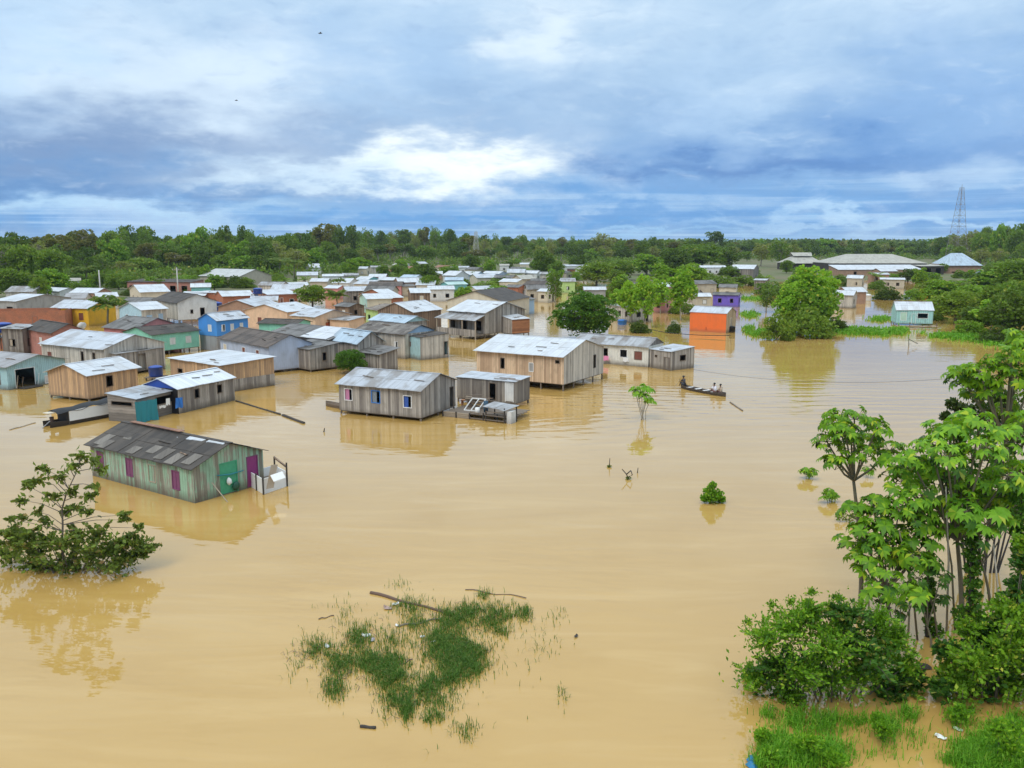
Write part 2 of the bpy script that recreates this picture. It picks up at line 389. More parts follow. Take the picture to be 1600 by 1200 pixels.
# short wind ripples, longer swell, and the wash of the canoe and of the eddies behind the houses
ca, sa = math.cos(rad(8)), math.sin(rad(8))
Xr = k.m('ADD', k.m('MULTIPLY', X, ca), k.m('MULTIPLY', Y, -sa)); Yr = k.m('ADD', k.m('MULTIPLY', X, sa), k.m('MULTIPLY', Y, ca))
w1 = k.noise(k.vec(k.m('MULTIPLY', Xr, .55), k.m('MULTIPLY', Yr, 1.5), 0.0), 1.0, 2.0, .5)
w2 = k.noise(k.vec(k.m('MULTIPLY', Xr, .12), k.m('MULTIPLY', Yr, .38), 5.0), 1.0, 2.0, .5)
calm = k.rng(k.noise(k.vec(k.m('MULTIPLY', X, .03), k.m('MULTIPLY', Y, .05), 3.0), 1.0, 2.0, .5), .4, .62, .25, 1.0, True)
def rings(cx, cy, wl, x0, y0, rx, ry, amp):
    amp *= 1.7
    dx = k.m('SUBTRACT', X, cx); dy = k.m('SUBTRACT', Y, cy)
    d = k.m('SQRT', k.m('ADD', k.m('MULTIPLY', dx, dx), k.m('MULTIPLY', dy, dy)))
    s = k.m('SINE', k.m('ADD', k.m('MULTIPLY', d, 2*math.pi/wl), k.m('MULTIPLY', k.m('ADD', w2, k.m('MULTIPLY', w1, .25)), 12.0)))
    ex = k.m('DIVIDE', k.m('SUBTRACT', X, x0), rx); ey = k.m('DIVIDE', k.m('SUBTRACT', Y, y0), ry)
    q = k.m('EXPONENT', k.m('MULTIPLY', k.m('ADD', k.m('MULTIPLY', ex, ex), k.m('MULTIPLY', ey, ey)), -1.0))
    return k.m('MULTIPLY', k.m('MULTIPLY', s, q), amp)
a1 = P(1330, 640); a2 = P(860, 650); a3 = P(1010, 625)
hgt = k.m('ADD', k.m('MULTIPLY', k.m('MULTIPLY', w1, calm), .045), k.m('MULTIPLY', w2, .07))
hgt = k.m('ADD', hgt, rings(a1.x+10, a1.y-120, 2.1, a1.x, a1.y, 16, 13, .012))
hgt = k.m('ADD', hgt, rings(a2.x-30, a2.y+70, 1.7, a2.x, a2.y, 12, 9, .012))
hgt = k.m('ADD', hgt, rings(a3.x+18, a3.y+90, 1.5, a3.x, a3.y, 9, 8, .014))
bp = k.n('ShaderNodeBump'); bp.inputs['Strength'].default_value = 1.0; bp.inputs['Distance'].default_value = .42
k.l(hgt, bp.inputs['Height']); k.l(bp.outputs[0], b.inputs['Normal'])
xs2 = np.array([-9000, -300, 300, 9000.]); ys2 = np.array([-200, 0, 300, 9000.])
GX, GY = np.meshgrid(xs2, ys2); I = np.arange(16).reshape(4, 4)
Fq = np.stack([I[:-1, :-1], I[:-1, 1:], I[1:, 1:], I[1:, :-1]], -1).reshape(-1, 4)
tag(link('water', npmesh('water', np.stack([GX, GY, GX*0], -1).reshape(-1, 3), Fq, m)), kind='structure')

# ================================================================== HOUSES
def wallp(mb, o, d, nrm, L, z0, z1, holes, th=.07):
    """one upright wall sheet from point o along d with real openings; holes: (a, b, zlo, zhi)"""
    xs = sorted({0.0, L, *[h[0] for h in holes], *[h[1] for h in holes]}); zs = sorted({z0, z1, *[h[2] for h in holes], *[h[3] for h in holes]})
    xs = [x for x in xs if 0 <= x <= L]; zs = [z for z in zs if z0 <= z <= z1]
    def pt(s, z, t=0.0): return (o[0]+d[0]*s-nrm[0]*t, o[1]+d[1]*s-nrm[1]*t, z)
    for i in range(len(xs)-1):
        for j in range(len(zs)-1):
            a, b, c, e = xs[i], xs[i+1], zs[j], zs[j+1]; mx, mz = (a+b)/2, (c+e)/2
            if any(h[0] < mx < h[1] and h[2] < mz < h[3] for h in holes): continue
            uv = [(a, c), (b, c), (b, e), (a, e)]
            mb.face([pt(a, c), pt(b, c), pt(b, e), pt(a, e)], uv)
            mb.face([pt(b, c, th), pt(a, c, th), pt(a, e, th), pt(b, e, th)], uv)
    for (a, b, c, e) in holes:
        mb.face([pt(a, c), pt(a, c, th), pt(a, e, th), pt(a, e)]); mb.face([pt(b, c, th), pt(b, c), pt(b, e), pt(b, e, th)])
        mb.face([pt(a, c), pt(b, c), pt(b, c, th), pt(a, c, th)]); mb.face([pt(a, e, th), pt(b, e, th), pt(b, e), pt(a, e)])
    mb.face([pt(0, z0, th), pt(L, z0, th), pt(L, z0), pt(0, z0)])
RG = random.Random(11)
def slope(mb, e0, e1, t0, t1, u0=0.0, step=1.0, jag=.05, th=.035):
    """a roof plane from the eave e0-e1 up to t0-t1, laid as separate sheets"""
    e0, e1, t0, t1 = map(Vector, (e0, e1, t0, t1)); L = (e1-e0).length; n = max(1, round(L/step)); sl = (t0-e0).length
    rows = 1 if sl < 2.6 else 2
    for i in range(n):
        a, b = i/n, (i+1)/n
        for r in range(rows):
            c, d = r/rows, (r+1)/rows
            q = [e0.lerp(e1, a), e0.lerp(e1, b)]; s = [t0.lerp(t1, a), t0.lerp(t1, b)]
            lo = [q[0].lerp(s[0], c), q[1].lerp(s[1], c)]; hi = [q[0].lerp(s[0], d), q[1].lerp(s[1], d)]
            dn = (q[0]-s[0]); dn = dn.normalized() if dn.length > 0 else dn
            if r == 0:
                j = RG.uniform(-jag, jag); lo = [p+dn*j for p in lo]
            dz = Vector((0, 0, RG.uniform(0, .018)+.02*r)); z1 = Vector((0, 0, RG.uniform(0, .012)))
            T = [lo[0]+dz, lo[1]+dz+z1, hi[1]+dz+z1, hi[0]+dz]
            B = [p-Vector((0, 0, th)) for p in T]
            ua, ub = u0+a*L, u0+b*L
            mb.hexa(B, T, [(ua, c*sl), (ub, c*sl), (ub, d*sl), (ua, d*sl)])
LOG = []
_st = {}
def stiltmesh(h):
    h = round(h, 1)
    if h not in _st:
        mb = MB(); mb.box(-.06, .06, -.06, .06, 0, h); o = mb.build('stilt', TIMBER); _st[h] = o.data; bpy.data.objects.remove(o)
    return _st[h]
WIN_TRIM = [TRIMW, TIMBER, DTIM, TIMBERL]
def add_opening(root, fr, op, tag_=None):
    """fr: frame of the wall (origin, dir, normal, length); op: dict of the opening -> window or door with its panel"""
    o, d, nn, L = fr; a, b, c, e = op['rect']; kind = op['kind']; tm = op.get('trim') or TIMBER
    D = Vector((d[0], d[1], 0)); N = Vector((nn[0], nn[1], 0)); O = Vector((o[0], o[1], 0))
    def bx(mb, s0, s1, z0, z1, t0, t1):
        B = [O+D*s0+N*t0, O+D*s1+N*t0, O+D*s1+N*t1, O+D*s0+N*t1]
        mb.hexa([Vector((p.x, p.y, z0)) for p in B], [Vector((p.x, p.y, z1)) for p in B])
    g = .045
    mb = MB(); isdoor = op.get('door', e-c > 1.5)
    bx(mb, a-g, a+.01, c-g, e+g, -.03, .025); bx(mb, b-.01, b+g, c-g, e+g, -.03, .025)
    bx(mb, a+.01, b-.01, e-.01, e+g, -.03, .025)
    if not isdoor: bx(mb, a+.01, b-.01, c-g, c+.01, -.03, .035)
    f = mb.build('door' if isdoor else 'window', tm, root)
    pm = op.get('panel') or TIMBER; pn = 'door_panel' if isdoor else 'shutter'
    mid = (a+b)/2
    if kind == 'shut':
        mb = MB(); bx(mb, a+.012, b-.012, c+.012, e-.012, -.05, -.01)
        if not isdoor: bx(mb, mid-.012, mid+.012, c+.012, e-.012, -.009, .004)
        else: bx(mb, a+.08, b-.08, (c+e)/2, (c+e)/2+.07, -.009, .006)
        mb.build(pn, pm, f)
    elif kind == 'half':
        mb = MB(); bx(mb, a+.012, mid, c+.012, e-.012, -.05, -.01); mb.build(pn, pm, f)
    elif kind == 'leaf':      # one leaf swung open against the wall
        mb = MB(); bx(mb, b+g+.02, b+g+.02+(b-a)*.9, c, e, .03, .06); mb.build(pn, pm, f)
    elif kind == 'leaves':    # two leaves at an angle
        for s0, sg in ((a, -1), (b, 1)):
            mb = MB(); w_ = (b-a)*.48; p0 = O+D*s0+N*.03; q = p0+D*sg*w_*.5+N*w_*.85; t_ = D*.03
            B = [p0, q, q+t_, p0+t_]
            mb.hexa([Vector((p.x, p.y, c)) for p in B], [Vector((p.x, p.y, e)) for p in B]); mb.build(pn, pm, f)
    elif kind == 'curtain':
        mb = MB(); n = 8
        for i in range(n):
            s0, s1 = a+(b-a)*.55*i/n, a+(b-a)*.55*(i+1)/n; t0, t1 = -.08+.02*(i % 2), -.08+.02*((i+1) % 2)
            B = [O+D*s0+N*t0, O+D*s1+N*t1]; mb.face([(B[0].x, B[0].y, c), (B[1].x, B[1].y, c), (B[1].x, B[1].y, e), (B[0].x, B[0].y, e)])
        mb.build('curtain', pm, f)
    return f
def house(label, A, B, he, W=None, C=None, at='R', ry=None, rise=1.0, wall=GREY, roof=ZINC, kind='gable', z0=.1, ov=.3, ovg=.25,
          wins='auto', name='wooden_house', cat='house', trim=None, gable=None, stilts=True, clampW=(2.5, 16), group=None, lowhe=None, roofs=1.0, floorm=None, maxrz=32, skip=(), wmats=None):
    a, b = P(A[0], A[1], he), P(B[0], B[1], he); d = b-a; ang = math.atan2(d.y, d.x)
    if a.y > 170 and abs(ang) > rad(maxrz):      # far off a single row of the picture is metres: keep the widths, limit the turn
        th = math.copysign(rad(maxrz), ang); c = P((A[0]+B[0])/2, (A[1]+B[1])/2, he); pt = []
        for q in (a, b):
            u = q.x/q.y; t = (c.x-u*c.y)/(u*math.sin(th)-math.cos(th)); pt.append(Vector((c.x+t*math.cos(th), c.y+t*math.sin(th))))
        a, b = pt; d = b-a
    L = d.length; d /= L; n = Vector((-d.y, d.x))
    e = b if at == 'R' else a
    if C is not None: W = abs((P(C[0], C[1], he)-e).dot(n))
    W = min(max(W, clampW[0]), clampW[1])
    if ry is not None and kind in ('gable', 'hip'):
        mpt = e+n*W/2
        rise = zat(mpt.y, ry)-he
    if ry is not None and kind == 'mono': rise = zat((e+n*W).y, ry)-he
    rise = min(max(rise, -1.2 if kind == 'mono' else .25), 6.0 if kind == 'hip' else 3.2)
    cc = (a+b)/2+n*W/2; rz = math.atan2(d.y, d.x)
    LOG.append(f'{label[:44]:44s} L={L:.1f} W={W:.1f} rise={rise:.2f} y={cc.y:.0f} rz={math.degrees(rz):.0f}')
    root = empty(name, (cc.x, cc.y, 0), rz, label, cat, group)
    hx, hy = L/2-ovg, W/2-ov; base = z0 if z0 > .15 else -.35
    h2 = W/2
    def rz_(y):    # underside of the roof over y
        if kind in ('gable', 'hip'): return he+rise*(1-abs(y)/h2)-.035
        if kind == 'mono': return he+rise*(y+h2)/(2*h2)-.035
        return he-.035
    def rzx(x):
        return he+rise*(1-abs(x)/(L/2))-.035
    if kind == 'gabley':
        zf = lambda x, y: rzx(x)
    else: zf = lambda x, y: rz_(y)
    if kind in ('hip', 'flat', 'none'): wt = he-.035+(rise*ov/h2 if kind == 'hip' else 0)
    frames = {'F': ((-hx, -hy), (1, 0), (0, -1), 2*hx), 'R': ((hx, -hy), (0, 1), (1, 0), 2*hy),
              'K': ((hx, hy), (-1, 0), (0, 1), 2*hx), 'L': ((-hx, hy), (0, -1), (-1, 0), 2*hy)}
    if wins == 'auto':
        wins = []; nw = int(min(4, max(1, hx*2/2.4)))
        zb = max(z0, 0)+.85; wh = min(.85, he-zb-.35)
        if wh > .3:
            for i in range(nw):
                t = (i+.5+RG.uniform(-.12, .12))/nw
                wins.append(('F', t, zb, RG.uniform(.6, .85), wh, RG.choice(['hole', 'hole', 'shut', 'half']), None, None))
            wins.append((at, RG.uniform(.3, .6), zb, .7, wh, 'hole', None, None))
            if RG.random() < .6: wins.append((at, RG.uniform(.72, .8), max(z0, 0)+.05, .7, min(1.8, he-max(z0, 0)-.4), RG.choice(['hole', 'shut']), None, None))
    byside = {s: [] for s in 'FRKL'}
    for wq in wins:
        s, t, zb, ww, wh, kd, tm, pm = (list(wq)+[None]*8)[:8]; LL = frames[s][3]
        ww = min(ww, LL*.8); a0 = min(max(t*LL-ww/2, .08), LL-ww-.08)
        if any(not (a0+ww+.12 < q['rect'][0] or a0-.12 > q['rect'][1]) for q in byside[s]): continue
        top = min(zb+wh, he-.12)
        byside[s].append(dict(rect=(a0, a0+ww, zb, top), kind=kd, trim=tm or trim or RG.choice(WIN_TRIM[1:]), panel=pm or RG.choice([TIMBER, TIMBERL, DTIM, wall, WHITE])))
    wm = {}
    for s, (o, dd, nn, LL) in frames.items():
        if s in skip: continue
        mat = (wmats or {}).get(s, wall); mb = wm.setdefault(mat.name+(s if wmats or skip else ''), (MB(), mat))[0]
        cz = lambda q: zf(o[0]+dd[0]*q, o[1]+dd[1]*q)
        if kind in ('hip', 'flat', 'none'): zt = wt
        else: zt = min(cz(0), cz(LL))
        holes = [q['rect'] for q in byside[s] if q['rect'][3] < zt-.02]
        byside[s] = [q for q in byside[s] if q['rect'][3] < zt-.02]
        wallp(mb, o, dd, nn, LL, base, zt, holes)
        if kind not in ('hip', 'flat', 'none'):
            pts = [(0, zt), (LL, zt)]
            if cz(LL) > zt+.01: pts.append((LL, cz(LL)))
            if cz(LL/2) > max(cz(0), cz(LL))+.05: pts.append((LL/2, cz(LL/2)))
            if cz(0) > zt+.01: pts.append((0, cz(0)))
            if len(pts) > 2:
                gm = gable or mat; gmb = wm.setdefault(gm.name+(s if wmats or gable or skip else ''), (MB(), gm))[0]
                gmb.face([(o[0]+dd[0]*q, o[1]+dd[1]*q, z) for q, z in pts], pts)
                gmb.face([(o[0]+dd[0]*q-nn[0]*.07, o[1]+dd[1]*q-nn[1]*.07, z) for q, z in reversed(pts)], list(reversed(pts)))
    for mb, mat in wm.values(): mb.build('wall', mat, root)
    rm = MB(); x0, x1 = -L/2, L/2
    if kind == 'gable':
        slope(rm, (x0, -h2, he), (x1, -h2, he), (x0, 0, he+rise), (x1, 0, he+rise), 0, roofs); slope(rm, (x1, h2, he), (x0, h2, he), (x1, 0, he+rise), (x0, 0, he+rise), 50, roofs)
        rm.bar((x0, 0, he+rise+.015), (x1, 0, he+rise+.015), .3, .03)
    elif kind == 'gabley':
        slope(rm, (x0, h2, he), (x0, -h2, he), (0, h2, he+rise), (0, -h2, he+rise), 0, roofs); slope(rm, (x1, -h2, he), (x1, h2, he), (0, -h2, he+rise), (0, h2, he+rise), 50, roofs)
        rm.bar((0, -h2, he+rise+.015), (0, h2, he+rise+.015), .3, .03)
    elif kind == 'mono': slope(rm, (x0, -h2, he), (x1, -h2, he), (x0, h2, he+rise), (x1, h2, he+rise), 0, roofs)
    elif kind == 'hip':
        r0, r1 = x0+min(h2, L*.35), x1-min(h2, L*.35)
        slope(rm, (x0, -h2, he), (x1, -h2, he), (r0, 0, he+rise), (r1, 0, he+rise), 0, roofs); slope(rm, (x1, h2, he), (x0, h2, he), (r1, 0, he+rise), (r0, 0, he+rise), 50, roofs)
        slope(rm, (x1, -h2, he), (x1, h2, he), (r1, 0, he+rise), (r1, .01, he+rise), 80, roofs); slope(rm, (x0, h2, he), (x0, -h2, he), (r0, .01, he+rise), (r0, 0, he+rise), 90, roofs)
    elif kind == 'flat': slope(rm, (x0, -h2, he), (x1, -h2, he), (x0, h2, he+.05), (x1, h2, he+.05), 0, roofs)
    if kind != 'none': rm.build('roof', roof, root)
    if a.y < 135 and kind in ('gable', 'mono'):      # loose boards and sticks holding the sheets down
        for _ in range(RG.randint(2, 4)):
            x = RG.uniform(-L/2+.8, L/2-.8); y0 = -h2*RG.uniform(.25, .85); l_ = RG.uniform(.5, 1.3); z_ = lambda y: (he+rise*(1-abs(y)/h2) if kind == 'gable' else he+rise*(y+h2)/(2*h2))+.075
            th = RG.uniform(-.35, .35); MB().bar((x, y0, z_(y0)), (x+l_*math.cos(th), y0+l_*math.sin(th)*.5, z_(y0+l_*math.sin(th)*.5)), .09, .04).build('roof_board', RG.choice([TIMBER, DTIM, BROWN]), root)
    for s in 'FRKL':
        if s not in skip:
            for q in byside[s]: add_opening(root, frames[s], q)
    if z0 > .15:
        MB().box(-hx+.08, hx-.08, -hy+.08, hy-.08, z0-.08, z0+.02).build('floor', floorm or TIMBER, root)
        if stilts:
            nxs = max(2, min(6, int(2*hx/2.0)+1)); pts = [(-hx+.1+(2*hx-.2)*i/(nxs-1), -hy+.1) for i in range(nxs)]
            nys = max(2, min(5, int(2*hy/2.0)+1))
            for sx in (hx-.1, -hx+.1): pts += [(sx, -hy+.1+(2*hy-.2)*i/(nys-1)) for i in range(1, nys)]
            for (x, y) in pts:
                o = bpy.data.objects.new('stilt', stiltmesh(z0+.42)); COL.objects.link(o); o.parent = root; o.location = (x, y, -.5)
    root['_'] = 0; del root['_']
    return root, hx, hy, frames

# ---- the houses standing nearest, in the flood
WINE = plain((.24, .07, .16), .6, .5); GREEND = plain((.08, .42, .22), .6, .5); BRWN = plain((.22, .075, .05), .7)
h1, hx1, hy1, fr1 = house('peeling green plank house afloat with dark patched roof and purple shutters', (130, 695), (298, 735), 1.95, W=5.3, ry=692.5, wall=GREENP, roof=DARK,
    z0=.02, ov=.3, ovg=.22, roofs=.9, trim=GREENP, wins=[('F', .1, .62, .62, 1.0, 'shut', WINE, WINE), ('F', .4, .62, .62, 1.0, 'shut', WINE, WINE), ('F', .62, .62, .62, .95, 'shut', TIMBERL, GREENP),
    ('F', .84, .55, .62, 1.0, 'shut', WINE, WINE), ('R', .48, .05, 1.1, 1.75, 'shut', GREEND, GREEND), ('R', .83, .05, .72, 1.75, 'shut', WINE, plain((.34, .04, .2), .5, .6))])
rr = random.Random(2); PATCH = roofing((.20, .175, .145), (.09, .075, .06), .4, .95, .75)
for i in range(8):      # paler, newer sheets let into the lower courses
    x = [-4.6, -3.0, -1.1, .3, 1.5, 2.7, 3.9, -3.9][i]; v = [.1, .45, .05, .2, .08, .02, .12, .02][i]; L_ = rr.uniform(.25, .4); y0 = -2.65+2.65*v; y1 = y0+2.65*L_; zf = lambda y: 1.95+(y+2.65)/2.65*.93+.055
    mb = MB(); mb.hexa([(x, y0, zf(y0)-.02), (x+.75, y0, zf(y0)-.02), (x+.75, y1, zf(y1)-.02), (x, y1, zf(y1)-.02)], [(x, y0, zf(y0)), (x+.75, y0, zf(y0)), (x+.75, y1, zf(y1)), (x, y1, zf(y1))]); mb.build('roof_patch', PATCH, h1)
mb = MB(); slope(mb, (.9, -.42, 2.80), (4.9, -.3, 2.84), (.9, -.14, 2.9), (4.9, -.12, 2.91), 0, 1.5); mb.build('roof_patch', ZNEW, h1)
mb = MB(); mb.bar((-4.2, 0, 3.05), (.8, 0, 3.05), .34, .04); mb.build('ridge_cap', RUST, h1)
house('grey plank cabin on short stilts with white and blue framed curtained windows', (522, 600), (658, 611.6), 2.5, W=6.2, ry=584, wall=GREY, roof=roofing((.44, .46, .49), (.19, .16, .13), .42),
    z0=.3, ov=.32, ovg=.22, wins=[('F', .12, 1.2, .72, .92, 'curtain', TRIMW, CLOTHS[3]), ('F', .46, 1.2, .78, .95, 'curtain', BLUEPL2, CLOTHS[4]), ('F', .84, 1.05, .72, .92, 'curtain', TRIMW, CLOTHS[2]),
    ('R', .88, .34, .6, 1.7, 'hole', TIMBER, None)])
house('low grey flat-roofed kitchen shed behind the plank deck of the curtained cabin', (711, 588.5), (806, 597), 2.25, W=2.8, wall=GREYD, roof=ZINC, kind='mono', rise=.12, z0=.35, ov=.1, ovg=.1,
    name='plank_shed', cat='shed', wins=[('F', .62, .4, .62, 1.55, 'hole', TIMBER, None), ('F', .9, .5, .75, 1.6, 'shut', TRIMW, WHITE)])
house('big warm plank house raised on stilts with wide pale metal roof', (739, 547.5), (880, 558.7), 3.3, C=(941, 542), ry=531, wall=WARM, roof=ZNEW, z0=.66, ov=.42, ovg=.15,
    wmats={'R': PALE}, gable=PALE, wins=[('F', .31, 1.7, .42, 1.0, 'hole', TIMBER, None), ('F', .64, 1.65, .45, .8, 'shut', TRIMW, GREYW), ('F', .93, 2.65, .42, .25, 'hole', TIMBER, None), ('R', .76, 1.5, .45, 1.25, 'hole', DTIM, None)])
house('long whitewashed plank house behind the stilted one with pink cloth at a window', (893, 534.4), (1013, 543), 2.3, C=(1047, 537), ry=528, wall=WHITEP, roof=ZOLD, z0=.05, ov=.3, ovg=.1,
    gable=GREYD, trim=TIMBER, wins=[('F', .43, .95, .75, .85, 'hole', TIMBER, None), ('F', .68, .95, .85, .85, 'hole', TRIMW, None), ('F', .87, .8, .9, .9, 'shut', TIMBER, BRWN)])
house('small grey lean-to with sagging roof on the end of the long whitewashed house', (1014, 545.2), (1049, 550), 2.1, C=(1068, 543.5), wall=GREY, roof=ZINC, kind='mono', rise=.3, z0=.05, ov=.08, ovg=.08,
    name='lean_to_shed', cat='shed', wins=[('F', .3, 1.3, .3, .2, 'hole', TIMBER, None), ('F', .8, .1, .8, 1.3, 'shut', TIMBER, GREYD), ('R', .5, 1.0, .9, .6, 'hole', TIMBER, None)])
house('yellowish new plank cabin with bright metal roof and one dark window', (135.3, 588.2), (221.9, 574), 2.35, C=(78.8, 580), at='L', ry=569.5, wall=WARM2, roof=ZNEW, z0=.28, ov=.3, ovg=.3,
    wins=[('F', .42, 1.05, .7, .98, 'hole', BROWN, None)])
h6, hx6, hy6, fr6 = house('weathered blue-green gabled house with open porch at the left edge', (-75, 566.6), (9, 574.4), 2.25, C=(110, 560.7), ry=554.3, wall=BLUEW, roof=PGREY, z0=.06, ov=.3, ovg=.35,
    wins=[('F', .8, .5, .8, 1.1, 'hole', TIMBER, None), ('R', .29, .12, 2.0, 1.75, 'hole', TRIMW, None), ('R', .78, .12, 2.0, .7, 'shut', TRIMW, WHITE), ('R', .78, .95, 2.0, .85, 'shut', DTIM, BLACK)])
house('long grey plank house with broad pale roof behind the yellowish cabin', (58.7, 536.8), (159.5, 547), 2.95, C=(250, 534), ry=523, wall=PALE, roof=ZINC, z0=.2, ov=.3, ovg=.15,
    wins=[('F', .13, 1.6, .6, .45, 'shut', BRWN, BRWN), ('F', .66, 1.5, .42, 1.0, 'hole', TIMBER, None), ('F', .84, 1.5, .42, 1.0, 'hole', TIMBER, None), ('R', .4, 1.6, 1.2, .9, 'hole', TIMBER, None)])
house('low lean-roofed wing with dark doorway beside the round blue tank', (180.6, 553.6), (256.7, 542.6), 2.45, C=(161, 547), at='L', wall=GREY, roof=ZOLD, kind='mono', rise=.35, z0=.3, ov=.1, ovg=.1,
    name='house_wing', wins=[('F', .53, .35, .95, 1.75, 'hole', TIMBER, None)])
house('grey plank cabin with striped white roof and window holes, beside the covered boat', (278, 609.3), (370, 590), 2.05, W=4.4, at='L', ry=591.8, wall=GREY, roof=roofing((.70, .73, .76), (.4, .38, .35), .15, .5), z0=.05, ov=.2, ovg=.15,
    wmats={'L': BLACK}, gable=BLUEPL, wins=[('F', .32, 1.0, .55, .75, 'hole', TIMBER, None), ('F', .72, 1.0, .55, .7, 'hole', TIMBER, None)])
house('low patched porch cabin with half-height boards and a hanging turquoise tarp', (213, 624), (279, 608.5), 1.9, C=(180.6, 616.6), at='L', wall=HGREY, roof=roofing((.46, .50, .54), (.24, .22, .2), .5), kind='mono', rise=.3,
    z0=.05, ov=.18, ovg=.1, name='porch_cabin', wins=[('F', .68, 1.0, 1.9, .62, 'hole', TIMBER, None), ('L', .5, 1.3, 2.0, .3, 'hole', TIMBER, None)])
h9, hx9, hy9, fr9 = house('plank house with broad nearly flat white roof, tan boards over grey ones', (260, 559), (342.5, 571.7), 2.65, C=(419.5, 558.5), wall=WARM2, roof=ZNEW, kind='mono', rise=.2, z0=.05, ov=.25, ovg=.2,
    wins=[('F', .2, 1.3, .8, .4, 'hole', TIMBER, None), ('R', .22, .35, .3, .3, 'hole', TIMBER, None)])
MB().box(hx9+.005, hx9+.05, -hy9, hy9, .02, 1.15).build('lower_boards', GREY, h9)
house('dark-roofed grey plank shack with one white shutter on short stilts', (438, 540), (483, 546.5), 2.5, C=(530, 541), wall=GREY, roof=DGREY, kind='mono', rise=.4, z0=.25, ov=.18, ovg=.15,
    name='plank_shack', wins=[('F', .36, 1.15, .62, .85, 'shut', TIMBERL, CREAM), ('R', .5, 1.1, .5, .9, 'hole', TIMBER, None)])
house('narrow white room with a dark blue door between two grey houses', (414, 543.5), (441, 546), 2.45, W=3, wall=CREAM, roof=DGREY, kind='mono', rise=.3, z0=.05, ov=.1, ovg=.05, name='white_annex',
    wins=[('F', .2, .9, .5, .9, 'hole', TIMBER, None), ('F', .68, .1, .65, 1.9, 'shut', TIMBER, plain((.05, .06, .12)))])
house('pale lilac house with dark brown roof and two brown windows', (339, 528.6), (417, 543.3), 2.85, C=(465, 532), ry=523.5, wall=LILAC, roof=DARKB, z0=.3, ov=.3, ovg=.2,
    wins=[('F', .5, 1.35, .7, .95, 'shut', TRIMW, BRWN), ('F', .78, 1.35, .7, .95, 'shut', TRIMW, BRWN), ('F', .1, 1.35, .7, .9, 'shut', TRIMW, CREAM)])
hb, hxb, hyb, frb = house('bright blue two-level house with pale roof and white windows', (338, 501.7), (391, 496.8), 3.95, C=(297.6, 500), at='L', ry=489.4, wall=BLUE, roof=ZINC, z0=1.95, ov=.25, ovg=.2, stilts=False,
    trim=TRIMW, wins=[('F', .2, 2.55, .5, .8, 'half', TRIMW, WHITE), ('F', .48, 2.55, .45, .8, 'shut', TRIMW, WHITE), ('F', .78, 2.55, .45, .8, 'shut', TRIMW, WHITE), ('L', .62, 2.55, .6, .8, 'shut', TRIMW, WHITE)])
MB().box(-hxb+.06, hxb-.06, -hyb+.06, hyb-.06, -.3, 1.93).build('lower_storey', roofing((.33, .34, .36), (.22, .19, .16), .35), hb)
house('mint green house with dark roof and pale shutters on short stilts', (236.5, 523.9), (315, 516), 2.65, C=(200, 518), at='L', ry=511.4, wall=MINT, roof=DARK, z0=.55, ov=.25, ovg=.25,
    wins=[('F', .42, 1.2, .8, .85, 'shut', LMINT, WHITE), ('F', .76, 1.2, .8, .85, 'shut', LMINT, WHITE)])
# ---- second line, left
house('roofless orange brick building with worn walls at the left edge', (-30, 487), (103, 484.5), 3.1, W=7, wall=BRICK, kind='none', cat='brick building', name='brick_building',
    wins=[('F', .62, 1.0, .7, 1.2, 'hole', TIMBER, BRICK)])
house('bright yellow house with brown shutters beside the palm', (77, 481), (137, 482.6), 3.0, W=7, at='L', ry=467.8, wall=YELLOW, roof=ZINC, wins=[('F', .5, 1.1, .8, 1.1, 'shut', BRWN, BRWN), ('F', .8, 1.1, .8, 1.1, 'shut', BRWN, BRWN)])
house('red brick house with mossy dark roof and one white window', (35, 514), (79, 521.5), 3.0, C=(150, 519), ry=506, wall=PBRICK, roof=DARK, name='brick_house', wins=[('F', .55, 1.2, .6, 1.0, 'shut', TRIMW, WHITE), ('R', .5, 1.2, .6, .9, 'hole', TRIMW, None)])
house('low red brick shed under torn dark sheets at the left edge', (-14, 527), (33, 529), 1.6, W=3.5, wall=BRICK, roof=DGREY, kind='mono', rise=.3, name='brick_shed', cat='shed', wins=[])
house('dull cluttered shed roof behind the blue tank on the left edge', (-4, 513), (34, 514), 3.2, W=3, wall=GREYD, roof=ZOLD, kind='mono', rise=.3, name='plank_shed', cat='shed')
house('small pink house with grey-brown roof behind the mint green one', (157, 511.5), (207, 516), 2.9, C=(255, 506), ry=497, wall=PINK, roof=DGREY, wins=[('F', .55, 1.0, .7, 1.0, 'shut', TRIMW, WHITE)])
house('pale blue plank house with bright roof behind the pink one', (220, 485), (264, 482), 3.3, C=(180, 482), at='L', ry=473, wall=LBLUE, roof=ZNEW, z0=.4, wmats={'F': PALE}, wins=[('F', .3, 1.2, .9, 1.2, 'shut', SKYB, SKYB), ('L', .35, 1.5, .6, .9, 'hole', TRIMW, None), ('L', .75, .8, .6, 1.5, 'hole', TRIMW, None), ('F', .75, 1.0, .7, 1.5, 'shut', SKYB, SKYB)])
house('cream gabled house with bright roof above the pale blue one', (218, 457), (267, 455.5), 3.0, C=(186, 452), at='L', ry=445, wall=CREAM, roof=ZNEW)
house('narrow pale-roofed house left of the cream gabled one', (150, 464.5), (186, 463), 2.6, W=5, rise=.8, wall=WHITE, roof=ZNEW)
house('wide grey-brown roof in front of the cream gabled house', (183, 472), (232, 473), 2.8, W=5, rise=.8, wall=GREYD, roof=DGREY)
house('broad beige-roofed hut left of the narrow pale-roofed house', (98, 467), (134, 466.5), 2.6, W=6, rise=1.0, wall=BEIGE, roof=PGREY)
house('small white-roofed hut half behind shrubs above the yellow house', (57, 452), (92, 457), 2.6, W=5, rise=.7, wall=WHITE, roof=ZNEW)
